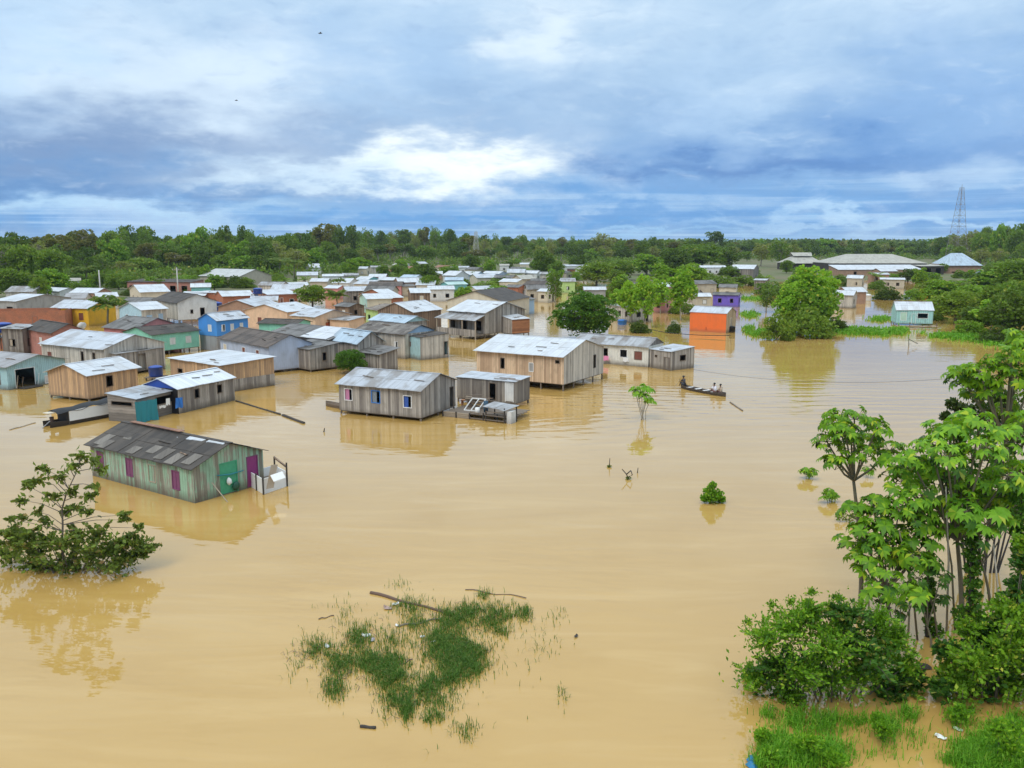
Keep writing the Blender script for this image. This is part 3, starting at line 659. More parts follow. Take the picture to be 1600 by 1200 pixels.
house('grey hut with white roof at the far left edge of the village', (-14, 469.5), (24, 471), 2.9, C=(62, 463), ry=460, wall=GREYW, roof=ZNEW, wins=[('F', .7, 1.0, 1.6, .8, 'hole', TIMBER, None)])
house('white-roofed hut alone against the trees at upper left', (99, 439), (127, 438.5), 2.8, W=6, rise=.7, wall=WHITE, roof=BEIGER)
house('long dark brick row with posts behind the utility pole', (196, 440), (298, 441), 3.6, W=7, kind='mono', rise=.4, wall=PBRICK, roof=DARK, name='brick_row', cat='brick building', wins=[('F', t, .4, 1.6, 2.2, 'hole', TIMBER, None) for t in (.08, .24, .4, .56, .72, .9)])
house('long beige schoolhouse-like building with wide pale roof by the forest', (309.5, 431), (372, 433), 3.4, W=14, ry=421, wall=BEIGE, roof=roofing((.5, .5, .48), (.3, .28, .24), .2), ov=.5, name='long_building', cat='building', wins=[('F', t, 1.2, 1.0, 1.0, 'hole', TIMBER, None) for t in (.15, .4, .65)])
house('small house with turquoise gable and white roof above the orange brick wall', (297, 449), (330, 448.5), 3.2, C=(345, 447), ry=442, wall=TURQ, roof=ZNEW, gable=LMINT)
house('orange brick house with flat white-edged roof behind the dark stilt house', (299, 457), (347, 457.5), 3.6, W=6, kind='flat', wall=BRICK, roof=ZNEW, name='brick_house', wins=[('F', .8, 1.2, .8, .9, 'hole', TIMBER, None)])
house('brick house with bright low roof right of the orange brick one', (347, 464), (398, 461), 3.2, W=7, rise=.9, wall=BRICK, roof=ZNEW, name='brick_house', wins=[('F', .25, 1.1, 1.0, .9, 'hole', TRIMW, None)])
house('brick house with white roof beside two blue tanks', (417.7, 461), (467, 458.5), 3.0, C=(396, 454), at='L', ry=453, wall=BRICK, roof=ZNEW, name='brick_house', wins=[('F', .12, 1.1, .7, .8, 'hole', TRIMW, None), ('F', .45, .8, .6, 1.4, 'shut', TRIMW, BRWN), ('F', .8, 1.1, .9, .8, 'hole', TRIMW, None)])
house('grey plank house on tall stilts with white gable end and dark roof', (236, 468), (275, 474), 4.0, C=(316, 467.5), ry=460, wall=PALE, roof=DARK, wmats={'R': WHITE}, gable=WHITE, z0=1.2, wins=[('R', .35, 2.2, .4, .6, 'hole', TIMBER, None), ('R', .62, 1.25, .7, 1.8, 'hole', TIMBER, None)])
house('brown brick-timber house with pale roof behind the peach ones', (403, 480.5), (438, 474.5), 3.2, C=(368, 475), at='L', ry=469, wall=TBRICK, roof=ZINC, wins=[('L', .4, 1.3, .7, .9, 'hole', TIMBER, None), ('L', .75, 1.3, .7, .9, 'hole', TIMBER, None)])
house('larger peach house with bright white roof and brown windows', (449, 488), (498, 483), 3.2, C=(404.8, 482), at='L', ry=475.7, wall=PEACH, roof=ZNEW, wins=[('L', .35, 1.0, .7, 1.1, 'shut', BRWN, BRWN), ('L', .72, .6, .7, 1.5, 'shut', BRWN, BRWN)])
house('smaller peach house with grey-white roof and orange shutter', (451.6, 493), (492, 495.8), 3.1, C=(532, 489), ry=484, wall=PEACH, roof=ZINC, wins=[('F', .7, .9, .7, 1.3, 'hole', BRWN, None), ('R', .35, 1.0, .8, 1.1, 'shut', BRWN, plain((.5, .12, .04)))])
house('low peach shed with terracotta skirting beside the smaller peach house', (511, 499), (545, 501), 2.6, W=4, kind='mono', rise=.3, wall=PEACH, roof=ZOLD, name='peach_shed', cat='shed', wins=[])
house('green shed with flat dark roof below the larger peach house', (400, 505), (463, 507), 2.8, W=4.5, rise=.5, wall=MINT, roof=DARK, name='green_shed', cat='shed', wins=[('F', .25, .8, .7, 1.0, 'shut', LMINT, LMINT)])
house('wide house with half dark half bright white roof, right of the lilac one', (414, 521), (513, 531.5), 2.9, C=(552, 518), ry=514, wall=GREYD, roof=DGREY)
mb = MB()
hh = [o for o in bpy.data.objects if o.get('label', '').startswith('wide house with half')][0]
mb.__init__(); slope(mb, (.6, -4.05, 2.97), (5.4, -4.05, 2.97), (.6, -.15, 3.9), (5.4, -.15, 3.9), 0, 1.0); mb.build('roof_patch', ZNEW, hh)
# ---- centre group
house('grey house with broken tin roof left of the bush', (512, 531), (558, 538), 2.8, C=(592, 532), ry=518, wall=GREY, roof=ZBLUE, wins=[('F', .5, 1.1, .6, .7, 'hole', TIMBER, None)])
house('tiny dark lean-to beside the bush, behind the nearest grey cabin', (556, 549), (592, 554.5), 2.0, W=3, kind='mono', rise=.5, wall=GREY, roof=DGREY, z0=.2, name='lean_to_shed', cat='shed', wins=[])
house('pale-roofed house rising behind the striped dark roof', (574, 500), (632, 505), 3.8, C=(670, 501), ry=494, wall=GREYD, roof=ZBLUE, gable=BLUEW, wins=[])
house('plank house at the water with dark roof striped by paler sheets', (551, 515.5), (632, 523), 3.0, C=(664, 515), ry=508, wall=PALE, roof=roofing((.12, .10, .085), (.30, .27, .23), .35, .8, .7), gable=SKYB, z0=.1, wins=[('F', .5, 1.4, .75, .7, 'hole', TIMBER, None), ('F', .82, .9, .6, 1.1, 'half', TRIMW, WHITE)])
house('mint and grey plank annex with small dark roof at the water edge', (628, 523), (656, 527.5), 2.75, C=(684, 521), wall=BLUEW, roof=DARK, kind='mono', rise=.25, z0=.15, ov=.1, ovg=.1, wmats={'R': PALE}, name='house_annex', wins=[('F', .4, 1.5, .4, .5, 'shut', TIMBER, BRWN), ('R', .9, .4, .5, 1.6, 'hole', TIMBER, None)])
h3p, hxp, hyp, frp = house('grey plank porch house on stilts with big white roof', (697, 485), (758, 489.5), 3.75, W=9.5, ry=471.6, wall=GREY, roof=ZNEW, z0=.7, ov=.25, ovg=.3, wins=[('F', .45, .75, .8, 1.8, 'hole', TIMBER, None), ('F', .82, 1.1, 1.3, 1.4, 'hole', TIMBER, None), ('F', .12, 1.3, .9, 1.0, 'hole', TIMBER, None)])
mb = MB(); slope(mb, (-hxp-.9, -hyp-2.2, 2.75), (hxp+.1, -hyp-2.2, 2.75), (-hxp-.5, -hyp+.02, 3.45), (hxp+.1, -hyp+.02, 3.45), 0, 1.0); mb.build('porch_roof', ZOLD, h3p)
MB().box(-hxp-.6, hxp, -hyp-2.1, -hyp-.01, .5, .6).build('porch_floor', TIMBER, h3p)
mb = MB(); mb.box(-hxp-.6, hxp, -hyp-2.12, -hyp-2.06, .42, 1.4); mb.build('porch_rail', GREY, h3p)
for i in range(4): MB().box(-.07, .07, -.07, .07, -.5, 2.78).build('porch_post', TIMBERL, h3p, loc=(-hxp-.5+i*(2*hxp+.5)/3, -hyp-2.0, 0))
house('small orange-boarded annex on stilts right of the porch house', (800, 499.5), (829, 497.5), 2.7, W=4, at='R', rise=.6, kind='mono', wall=WOODR, roof=ZNEW, z0=.6, ov=.1, ovg=.1, name='house_annex', wins=[], wmats={'L': GREY})
house('brown house with broad white roof left of the porch house', (646, 488.5), (693, 483), 3.2, C=(610, 483), at='L', ry=473, wall=BROWN, roof=ZNEW, wins=[('L', .4, 1.2, .7, .9, 'hole', TIMBERL, None), ('F', .3, 1.2, .6, .9, 'hole', TRIMW, None)])
house('mint gabled house on stilts with pale roof by the short palms', (572, 467.5), (614, 466.5), 3.6, C=(540, 464), at='L', ry=459, wall=LMINT, roof=ZNEW, z0=.9, wmats={'F': CREAM}, wins=[('L', .8, 1.8, .7, .9, 'shut', TRIMW, GREYW), ('F', .55, 1.6, .6, 1.0, 'shut', BRWN, BRWN)])
house('low brown roof with torn light strips beside the mint stilt house', (568, 482), (606, 488), 2.8, C=(626, 478), wall=LGREEN, roof=roofing((.16, .12, .09), (.36, .32, .27), .4, .8, .7), rise=.7)
house('big bright white roof over a small brick wall in the village middle', (606, 466), (632, 464.5), 3.0, C=(588, 454), at='L', ry=452, wall=BRICK, roof=ZNEW, wins=[])
house('brown plank house with cream door right of the big bright roof', (641, 458), (674, 457.5), 3.0, C=(699, 459.5), ry=449.5, wall=BROWN, roof=ZNEW, wins=[('F', .55, .4, .7, 1.9, 'shut', TRIMW, CREAM), ('R', .25, 1.2, .6, .7, 'hole', TIMBER, None)])
house('cream gabled house with long dark roof behind the porch house', (788, 472), (830, 464), 3.4, C=(726, 465), at='L', ry=455, wall=CREAM, roof=DARK, wins=[('L', .3, .6, .9, 1.0, 'hole', TIMBER, None), ('L', .6, .6, .9, 1.0, 'hole', TIMBER, None)])
house('pale sky-blue cottage with dark roof beside the tall slim tree', (811, 469.5), (838, 467), 2.9, W=5, ry=462, wall=SKYB, roof=DGREY, z0=.1, wins=[('R', .5, .5, .6, 1.6, 'shut', TRIMW, WHITE)])
house('long pale roof left of the big bright one', (540, 455), (592, 454), 3.0, W=6, rise=.9, wall=GREYD, roof=ZINC)
# ---- far village, left to right
FV = [
 ('white house with rounded pale roof in the forest edge', (485, 418.5), (503, 417.5), 3.2, 7, 1.6, WHITE, ZNEW), ('white-roofed house just right of the rounded pale one', (508, 412.5), (528, 414), 3.2, 6, 1.2, WHITE, ZNEW),
 ('long low pale-roofed house above the round green tree', (483, 440), (512, 440), 2.9, 6, .8, BEIGE, ZNEW), ('little pink-walled house right of the round green tree', (505, 450), (527, 451), 2.7, 4, .7, PINK, ZNEW),
 ('turquoise shop with dark awning and white roof', (553, 436.5), (574, 438), 3.0, 6, .9, TURQ, ZNEW), ('red-brown brick house with clean white roof', (575, 432.5), (603, 432.5), 3.2, 6, .8, PBRICK, ZNEW),
 ('low wide dark roof in front of the red-brown brick house', (574, 447), (628, 447), 2.8, 7, 1.0, PINK, DARKB), ('terracotta-roofed house among young palms', (593, 424), (612, 424), 2.9, 5, .9, BEIGE, RUST),
 ('white house with cream roof and red side wall', (612, 413.5), (632, 415), 3.6, 6, .9, WHITE, BEIGER), ('pale blue-grey roof left of the dark round tree', (620, 436), (645, 437), 3.0, 7, 1.3, WHITE, ZBLUE),
 ('red-roofed house left above the dark round tree', (630, 419), (650, 420), 3.0, 5, .9, BEIGE, RUST), ('red-roofed house right above the dark round tree', (678, 417), (700, 419), 3.0, 6, .9, CREAM, RUST),
 ('large white hall roof behind the dark round tree', (690, 430), (712, 431), 3.2, 8, 1.4, WHITE, ZNEW), ('light blue house with white gable in the far middle', (720, 429), (744, 430), 3.0, 6, 1.1, SKYB, ZNEW),
 ('pale blue-roofed house in front of the large white hall', (694, 438), (724, 438), 2.8, 6, .8, SKYB, ZBLUE), ('mint-roofed shack left of the yellowish leaning bush', (700, 445), (732, 444), 2.6, 5, .7, TURQ, roofing((.45, .62, .58), (.2, .3, .26), .2)),
 ('pale roofed house left of the lattice mast foot', (716, 418), (733, 418), 3.0, 5, .6, WHITE, ZINC), ('white-roofed store in the far middle right of the mast', (752, 427), (780, 428), 3.0, 6, .8, LILAC, ZNEW),
 ('dark-roofed house right of the white-roofed store', (772, 434), (806, 434), 2.9, 5, .7, GREYD, DGREY), ('long white-roofed cream house with yellow end', (778, 440), (808, 441), 2.7, 6, .8, CREAM, ZNEW),
 ('white two-windowed house with dark roof left of the slim tree', (815, 446), (850, 447), 3.0, 6, 1.1, WHITE, DARKB), ('beige gabled house behind the two-windowed one', (815, 437), (838, 435), 3.2, 6, 1.1, BEIGE, BEIGER),
 ('cream-roofed house at the forest foot, centre', (780, 415), (796, 415), 3.0, 6, .7, WHITE, BEIGER), ('long dark-grey roofed house at the forest foot', (798, 420), (822, 420), 3.0, 6, .7, WHITE, DGREY),
 ('small pale house at the forest foot right of the long grey one', (812, 413), (828, 413), 3.0, 6, .7, CREAM, ZNEW), ('long flat white roof of an open-sided hall', (876, 416), (918, 416), 4.0, 8, .6, WHITE, ZINC),
 ('orange brick hut below the open-sided hall', (886, 421), (900, 421), 3.6, 4, .3, BRICK, DARK), ('yellow-green house with patched roof and arched window', (872, 440), (900, 440), 3.2, 5, .9, LGREEN, ZOLD),
 ('turquoise-roofed house between the leafy trees', (955, 417), (980, 417), 3.2, 5, 1.0, TURQ, roofing((.3, .6, .58), (.2, .3, .3), .2)), ('low white-roofed house behind the big broad tree', (912, 453), (948, 453), 2.8, 4, .7, GREYW, ZNEW),
 ('tumbledown grey plank shed near the blue floating drum', (948, 476), (983, 481), 2.6, 5, .4, PALE, ZOLD), ('small white hut with tin roof left of the big barn', (1095, 418), (1136, 418), 3.2, 7, .8, WHITE, ZNEW),
 ('big pale barn with brown end wall', (1140, 420), (1178, 420.5), 4.2, 12, 1.4, GREYD, ZNEW), ('open dark-fronted hut on the water below the barn', (1177, 437.5), (1198, 438), 2.8, 4, .4, GREYD, ZINC),
 ('white shack with dark roof behind the purple house', (1122, 449), (1152, 449.5), 2.8, 4, .8, CREAM, DGREY), ('white-roofed cabin with cream wall left of the purple house', (1086, 463.5), (1113, 463.5), 2.5, 4, .7, BEIGE, ZNEW),
 ('vivid purple house with dark roof', (1112, 460.5), (1155, 461.5), 2.6, 4, .5, PURPLE, DGREY), ('grey-pink weathered house left of the white-roofed cabin', (1052, 459), (1088, 461), 2.6, 5, .9, PALE, DGREY),
 ('ruined pinkish shed under the bright leafy tree', (1018, 469), (1040, 470), 2.4, 4, .7, PINK, ZOLD),
 ('white cottage with gabled roof left of the mooring pool', (1322, 434), (1348, 436), 3.0, 4, 1.0, BEIGE, ZNEW), ('pale plank cabin with white roof at the head of the pool', (1298, 458), (1334, 464), 2.8, 5, .9, PALE, ZNEW),
 ('small hut with white roof and beige plank wall above the round bush', (1375, 436.5), (1415, 437), 2.8, 4, .5, BEIGE, ZNEW), ('blue-walled stall behind the pale plank cabin', (1324, 451), (1341, 452), 2.8, 3, .4, plain((.12, .3, .55)), ZBLUE),
 ('tan-roofed low hut left of the small beige one', (1362, 429), (1391, 429), 2.8, 4, .6, TBRICK, ZINC), ('orange-walled hut behind the teal house', (1444, 455), (1466, 457), 2.6, 4, .6, ORANGE, ZNEW),
 ('bare tin roof poking out of bushes on the right', (1524, 462), (1554, 466), 3.2, 5, .7, GREYW, ZNEW), ('small purple-grey kiosk right of the pyramid roof', (1532, 425), (1543, 425), 3.0, 4, .9, LILAC, ZBLUE),
 ('low cluster hut with pale roof behind the barn', (1163, 398), (1180, 398), 3.5, 10, 1.2, WHITE, ZNEW), ('pale house farthest off between the crowns right of the lone tree', (1150, 393), (1172, 393.5), 4.0, 14, 1.5, WHITE, BEIGER),
 ('cream hut with rusty roof below the blue-grey roof', (628, 448), (650, 447), 2.6, 4, .6, CREAM, DGREY), ('brown hut hidden between peach house and green tree', (520, 478), (545, 480), 2.4, 4, .6, BROWN, DGREY),
 ('cream house with small white roof above the blue stilt cottage', (838, 455), (856, 456), 2.6, 4, .6, CREAM, ZNEW), ('greenish wall house under the tree by the blue stilt cottage', (786, 448), (810, 450), 2.6, 5, .6, BRICK, DGREY),
]
for (lb, A, B, he, W_, rs, wl, rf) in FV: house(lb, A, B, he, W=W_, rise=rs, wall=wl, roof=rf, roofs=1.6)
rq = random.Random(21); FT = [('small white-walled house with bright roof in the crowded far village', WHITE, ZNEW, 'small white far houses'), ('small cream-walled house with grey roof in the crowded far village', CREAM, ZINC, 'small cream far houses'),
    ('small bare-plank house with worn roof in the crowded far village', PALE, ZOLD, 'small plank far houses'), ('small brick house with pale roof in the crowded far village', TBRICK, ZNEW, 'small brick far houses'), ('small dark-roofed cottage in the crowded far village', BEIGE, DGREY, 'small dark-roofed far houses')]
for (px, py) in [(660, 412), (735, 421), (762, 434), (640, 441), (588, 418), (548, 430), (566, 444), (532, 442), (600, 438), (828, 427), (842, 440), (858, 428), (806, 426), (676, 428), (480, 430), (462, 446), (520, 432), (446, 452), (560, 420), (843, 452), (420, 446),
                 (760, 452), (690, 452), (664, 446), (870, 426), (1005, 446), (1040, 448), (1060, 440), (1104, 444), (28, 456), (128, 458), (1340, 456), (1390, 424), (1500, 452), (590, 456), (300, 462), (412, 470)]:
    t = rq.choice(FT); Y_ = P(px, py, 3).y; w_ = rq.uniform(4.5, 7.5)*F/Y_/2
    house(t[0], (px-w_, py-rq.uniform(-.6, .6)), (px+w_, py+rq.uniform(-.6, .6)), rq.uniform(2.7, 3.2), W=rq.uniform(4, 7), rise=rq.uniform(.6, 1.3), wall=t[1], roof=t[2], roofs=1.6, group=t[3])
# ---- buildings on the right
ho, hxo, hyo, fro = house('house wrapped in a bright orange tarp wall with pale roof', (1076.7, 487.5), (1136, 490.5), 3.0, W=4.2, rise=.9, wall=ORANGE, roof=ZINC, z0=.1, ov=.12, ovg=.12, wmats={'R': WARM, 'L': TIMBER}, gable=WARM,
    wins=[('F', .46, .3, .12, .5, 'shut', ORANGE, BRWN), ('R', .5, .6, .6, 1.6, 'shut', TRIMW, WARM)])
house('white and teal plank house with open dark shop window', (1400, 484.5), (1460.5, 485.5), 2.6, W=4.6, rise=.8, ry=471.5, wall=TEALP, roof=ZNEW, z0=.35, ov=.15, ovg=.15,
    wins=[('F', .2, .9, .9, 1.3, 'shut', TRIMW, LMINT), ('F', .72, 1.3, 1.6, .8, 'hole', TRIMW, None), ('F', .48, .4, .6, 1.6, 'shut', TRIMW, TEALP)])
house('long low grey hall with lower white lean roof and brick front', (1296, 411.5), (1450, 411.5), 4.9, W=22, ry=397, kind='hip', wall=DTIM, roof=BEIGER, ov=.6, name='long_hall', cat='hall', roofs=2.0, clampW=(2, 30),
    wins=[('F', t, .6, 1.6, 1.6, 'hole', TIMBER, None) for t in (.1, .3, .5, .7, .88)])
house('low white-roofed brick wing along the front of the grey hall', (1310, 421.5), (1442, 421), 3.0, W=9, kind='mono', ry=413.5, wall=TBRICK, roof=ZNEW, name='hall_wing', cat='building', roofs=2.0, wins=[('F', t, .6, 1.2, 1.6, 'hole', TIMBER, None) for t in (.2, .5, .8)])
house('square building under a grey pyramid roof with beige plank walls', (1474, 415), (1536, 415), 4.0, W=13, kind='hip', ry=395.5, wall=TBRICK, roof=ZBLUE, ov=.8, name='pyramid_roofed_house', roofs=2.0,
    wins=[('F', .3, .9, 1.8, .5, 'hole', TIMBER, None), ('F', .75, .9, 1.8, .5, 'hole', TIMBER, None)])
house('open dark shelter joining the grey hall to the pyramid-roofed building', (1440, 416), (1477, 415.5), 4.2, W=6, kind='mono', rise=.4, wall=DTIM, roof=BEIGER, name='open_shelter', cat='shelter', wins=[('F', .3, .8, 3.5, 2.6, 'hole', TIMBER, None), ('F', .75, .8, 3.0, 2.6, 'hole', TIMBER, None)])
hp, hxq, hyq, frq = house('grey pavilion with two-tier roof behind the bright riverside tree', (1229, 411.5), (1290, 411.5), 3.9, W=16, kind='hip', rise=4.0, wall=DTIM, roof=BEIGER, ov=.8, name='pavilion', cat='pavilion', roofs=2.0, clampW=(2, 30))
mb = MB(); slope(mb, (-4.6, -3, 7.3), (4.4, -3, 7.3), (-5.2, 0, 8.9), (5.0, 0, 8.9)); slope(mb, (4.4, 3, 7.3), (-4.6, 3, 7.3), (5.0, 0, 8.9), (-5.2, 0, 8.9)); mb.build('upper_roof', BEIGER, hp)

# ================================================================== FOLIAGE
class Cloud:
    """numpy collector of separate little leaf faces"""
    def __init__(s): s.V = []; s.F = []; s.n = 0
    def leaves(s, c, d, size, asp=.42, fold=.18, rg=None):
        c = np.asarray(c, float); d = np.asarray(d, float); n = len(c); rg = rg or np.random.default_rng(1)
        d = d/np.maximum(np.linalg.norm(d, axis=1, keepdims=True), 1e-6)
        r = rg.normal(size=(n, 3)); u = np.cross(d, r); u /= np.maximum(np.linalg.norm(u, axis=1, keepdims=True), 1e-6); w = np.cross(d, u)
        sz = (np.broadcast_to(size, (n,))*rg.uniform(.7, 1.25, n))[:, None]
        a = c-d*sz*.5; e = c+d*sz*.5; m = c+d*sz*.05
        l = m+u*sz*asp+w*sz*fold; q = m-u*sz*asp+w*sz*fold
        V = np.stack([a, l, e, q], 1).reshape(-1, 3); s.V.append(V); s.F.append(np.arange(s.n, s.n+4*n).reshape(n, 4)); s.n += 4*n
    def strips(s, V, n):
        s.V.append(V); s.F.append(np.arange(s.n, s.n+4*n).reshape(n, 4)); s.n += 4*n
    def mesh(s, name, mat): return npmesh(name, np.concatenate(s.V), np.concatenate(s.F), mat)
def unit(rg, n):
    v = rg.normal(size=(n, 3)); return v/np.linalg.norm(v, axis=1, keepdims=True)
def crown(seed, w, h, z0, lobes, per, leaf, lobe_r=.34, up=.25, shape='dome', asp=.42, low=-.8):
    """crown w wide and h high whose foot is at z0, as lobes of leaf clumps; returns cloud and lobe centres"""
    rg = np.random.default_rng(seed); cl = Cloud(); cs = []
    tries = 0
    while len(cs) < lobes and tries < 4000:
        tries += 1
        p = unit(rg, 1)[0]*rg.uniform(.35, .8)
        if shape == 'dome' and p[2] < low: continue
        if shape == 'flat': p[2] = abs(p[2])*.7
        c = np.array([p[0]*w/2, p[1]*w/2, z0+h*(.46+p[2]*.55)])
        if shape == 'bush': c[2] = z0+h*abs(p[2])*.85; 
        if shape == 'cone': c[2] = z0+h*rg.uniform(.1, .9); f = 1.05-(c[2]-z0)/h; c[0] *= f; c[1] *= f
        if any(np.linalg.norm((c-q)/np.array([w, w, h])) < .11 for q in cs): continue
        cs.append(c)
    for c in cs:
        r = np.array([w, w, h*.85])*lobe_r*.5*rg.uniform(.65, 1.25)
        if shape == 'flat': r[2] *= .55
        n = int(per*rg.uniform(.75, 1.2)); d = unit(rg, n); d[:, 2] = np.abs(d[:, 2])*np.sign(rg.uniform(-.42, 1, n))
        rr = rg.uniform(.55, 1.0, n)**.6
        p = c+d*r*rr[:, None]
        p[:, 2] = np.maximum(p[:, 2], z0+.02*h)
        dd = d*.7+rg.normal(size=(n, 3))*.55+np.array([0, 0, up-.35]); cl.leaves(p, dd, leaf, asp, .15, rg)
    return cl, cs
def trunk_mb(seed, h, cs, r0, frac=.6, lean=.0, n=6, every=1):
    rr = random.Random(seed); mb = MB(); pts = []; m = 6
    for i in range(m+1):
        t = i/m; pts.append(Vector((math.sin(t*3+seed)*.02*h+lean*t*h, math.cos(t*2.3+seed)*.02*h-.02*h, -.6+t*(h*frac+.6))))
    mb.tube(pts, [r0*(1-.6*i/m) for i in range(m+1)], n)
    for c in cs[::every]:
        b = pts[rr.randint(3, m)]; c = Vector(c); mid = b.lerp(c, .5)+Vector((0, 0, .04*h))
        mb.tube([b, mid, c], [r0*.33, r0*.2, r0*.06], 4, False)
    return mb
PROTO = {}
def proto(key, cl, leafm, trunk, barkm, h, w, name, cname='crown'):
    cm = cl.mesh(cname, leafm); o = trunk.build('trunk', barkm, None, True); tm = o.data; bpy.data.objects.remove(o)
    PROTO[key] = (cm, tm, h, w, name, cname)
LD = leafy((.04, .085, .014), (.085, .165, .022), (.2, .2, .05), .35, .45); LM = leafy((.065, .13, .018), (.13, .235, .03), (.26, .27, .06), .35, .45)
LB = leafy((.075, .17, .018), (.15, .29, .03), (.33, .35, .05)); LP = leafy((.11, .155, .04), (.20, .26, .07), (.28, .28, .11)); LO = leafy((.075, .095, .025), (.14, .16, .04), (.24, .17, .06))
for i in range(3):
    cl, cs = crown(10+i, 11, 11.5, 1.2, 40, 75, .72); proto(f'dome{i}', cl, [LD, LM, LD][i], trunk_mb(i, 12, cs, .35), BARK, 13, 11, 'broadleaf_tree')
for i in range(2):
    cl, cs = crown(20+i, 9, 9, 8.5, 22, 75, .7); proto(f'tall{i}', cl, [LD, LO][i], trunk_mb(5+i, 18, cs, .3, .8), PBARK, 18, 9, 'emergent_tree')
for i in range(2):
    cl, cs = crown(30+i, 8, 12.5, 2.3, 34, 42, .6, .3); proto(f'pale{i}', cl, [LP, LM][i], trunk_mb(8+i, 15, cs, .2, .75), PBARK, 15, 8, 'slender_tree')
cl, cs = crown(41, 9, 8.8, 1.0, 34, 75, .72); proto('bright0', cl, LB, trunk_mb(12, 10, cs, .3), BARK, 10, 9, 'broadleaf_tree')
cl, cs = crown(42, 12, 9.6, .9, 70, 170, .42, .28); proto('finedark', cl, leafy((.03, .085, .013), (.07, .175, .022), (.17, .25, .04)), trunk_mb(13, 10, cs, .35), BARK, 10.7, 12, 'broadleaf_tree')
cl, cs = crown(43, 6, 4.5, .1, 26, 110, .34, .36, shape='bush'); proto('bush', cl, LM, trunk_mb(14, 3.5, cs, .09), BARK, 4.6, 6, 'bush', 'foliage')
cl, cs = crown(44, 6, 4.5, .1, 26, 110, .34, .36, shape='bush'); proto('bushdark', cl, leafy((.04, .075, .015), (.08, .14, .025), (.14, .16, .04)), trunk_mb(15, 3.5, cs, .09), BARK, 4.6, 6, 'bush', 'foliage')
cl, cs = crown(45, 5, 3.6, .1, 20, 90, .3, .36, shape='bush'); proto('bushbright', cl, LB, trunk_mb(16, 3, cs, .07), BARK, 3.7, 5, 'bush', 'foliage')
cl, cs = crown(46, 6, 9, 1.6, 34, 90, .46, .27, shape='dome', asp=.5); proto('cecfar', cl, leafy((.09, .21, .02), (.22, .42, .04), (.46, .44, .08)), trunk_mb(17, 10, cs, .13), PBARK, 11, 6, 'broadleaf_tree')
def palm(seed, h, n, flen, r0, lw=.38, leafm=None):
    rg = np.random.default_rng(seed); cl = Cloud(); top = np.array([.3, 0, h]); mb = MB()
    mb.tube([(0, 0, -.5), (.12, 0, h*.5), (.3, 0, h)], [r0*1.2, r0*.9, r0*.8], 8)
    for i in range(n):
        az_ = i*2.39996+rg.uniform(-.2, .2); e0 = rg.uniform(.35, 1.5); hd = np.array([math.cos(az_), math.sin(az_), 0]); p = top.copy(); m = 9; pts = [p.copy()]
        for j in range(m):
            e = e0-(j/m)*1.75; p = p+(hd*math.cos(e)+np.array([0, 0, math.sin(e)]))*flen/m; pts.append(p.copy())
        pts = np.array(pts); mb.tube([tuple(q) for q in pts], [.035*(1-.8*j/m) for j in range(m+1)], 3, False)
        side = np.cross(hd, [0, 0, 1])
        for sg in (-1, 1):
            t = np.linspace(.12, .98, 20); q = np.stack([np.interp(t*m, range(m+1), pts[:, a]) for a in range(3)], 1)
            d = side*sg*.8+hd*.45+np.array([0, 0, -.45]); L = lw*flen*np.sin(np.clip(t*2.6+.35, 0, 3.1)); L = np.maximum(L, .15)
            cl.leaves(q+d*L[:, None]*.5, np.tile(d, (20, 1))+rg.normal(size=(20, 3))*.08, L, .11, .02, rg)
    return cl, mb
PG = leafy((.05, .10, .012), (.11, .19, .03), (.28, .26, .06))
cl, mb = palm(3, 3.2, 17, 2.9, .14); proto('palm', cl, PG, mb, GBARK, 5.4, 5, 'palm_tree', 'fronds')
cl, mb = palm(4, 7.5, 18, 3.2, .13); proto('palmtall', cl, PG, mb, GBARK, 10, 5.6, 'palm_tree', 'fronds')
cl, mb = palm(6, 1.6, 11, 2.4, .14, .22, LB); proto('banana', cl, LB, mb, GBARK, 3.6, 3.6, 'banana_plant', 'fronds')
USED = 0
def tree(key, x, y, h, wd, label, group=None, rz=None, cat=None, z=None):
    cm, tm, ph, pw, nm, cn = PROTO[key]; z = max(0.0, float(landh(np.array([x]), np.array([y]))[0])) if z is None else z
    r = empty(nm, (x, y, z), rz if rz is not None else random.uniform(0, 6.28), label, cat or {'bush': 'bush', 'palm_tree': 'palm', 'banana_plant': 'banana plant'}.get(nm, 'tree'), group)
    r.scale = (wd/pw, wd/pw, h/ph); link(cn, cm, r); link('trunk', tm, r); return r
def treep(key, px, base, top, wpx, label, **kw):
    p = P(px, base); h = zat(p.y, top); return tree(key, p.x, p.y, max(h, .5), wpx*p.y/F, label, **kw)

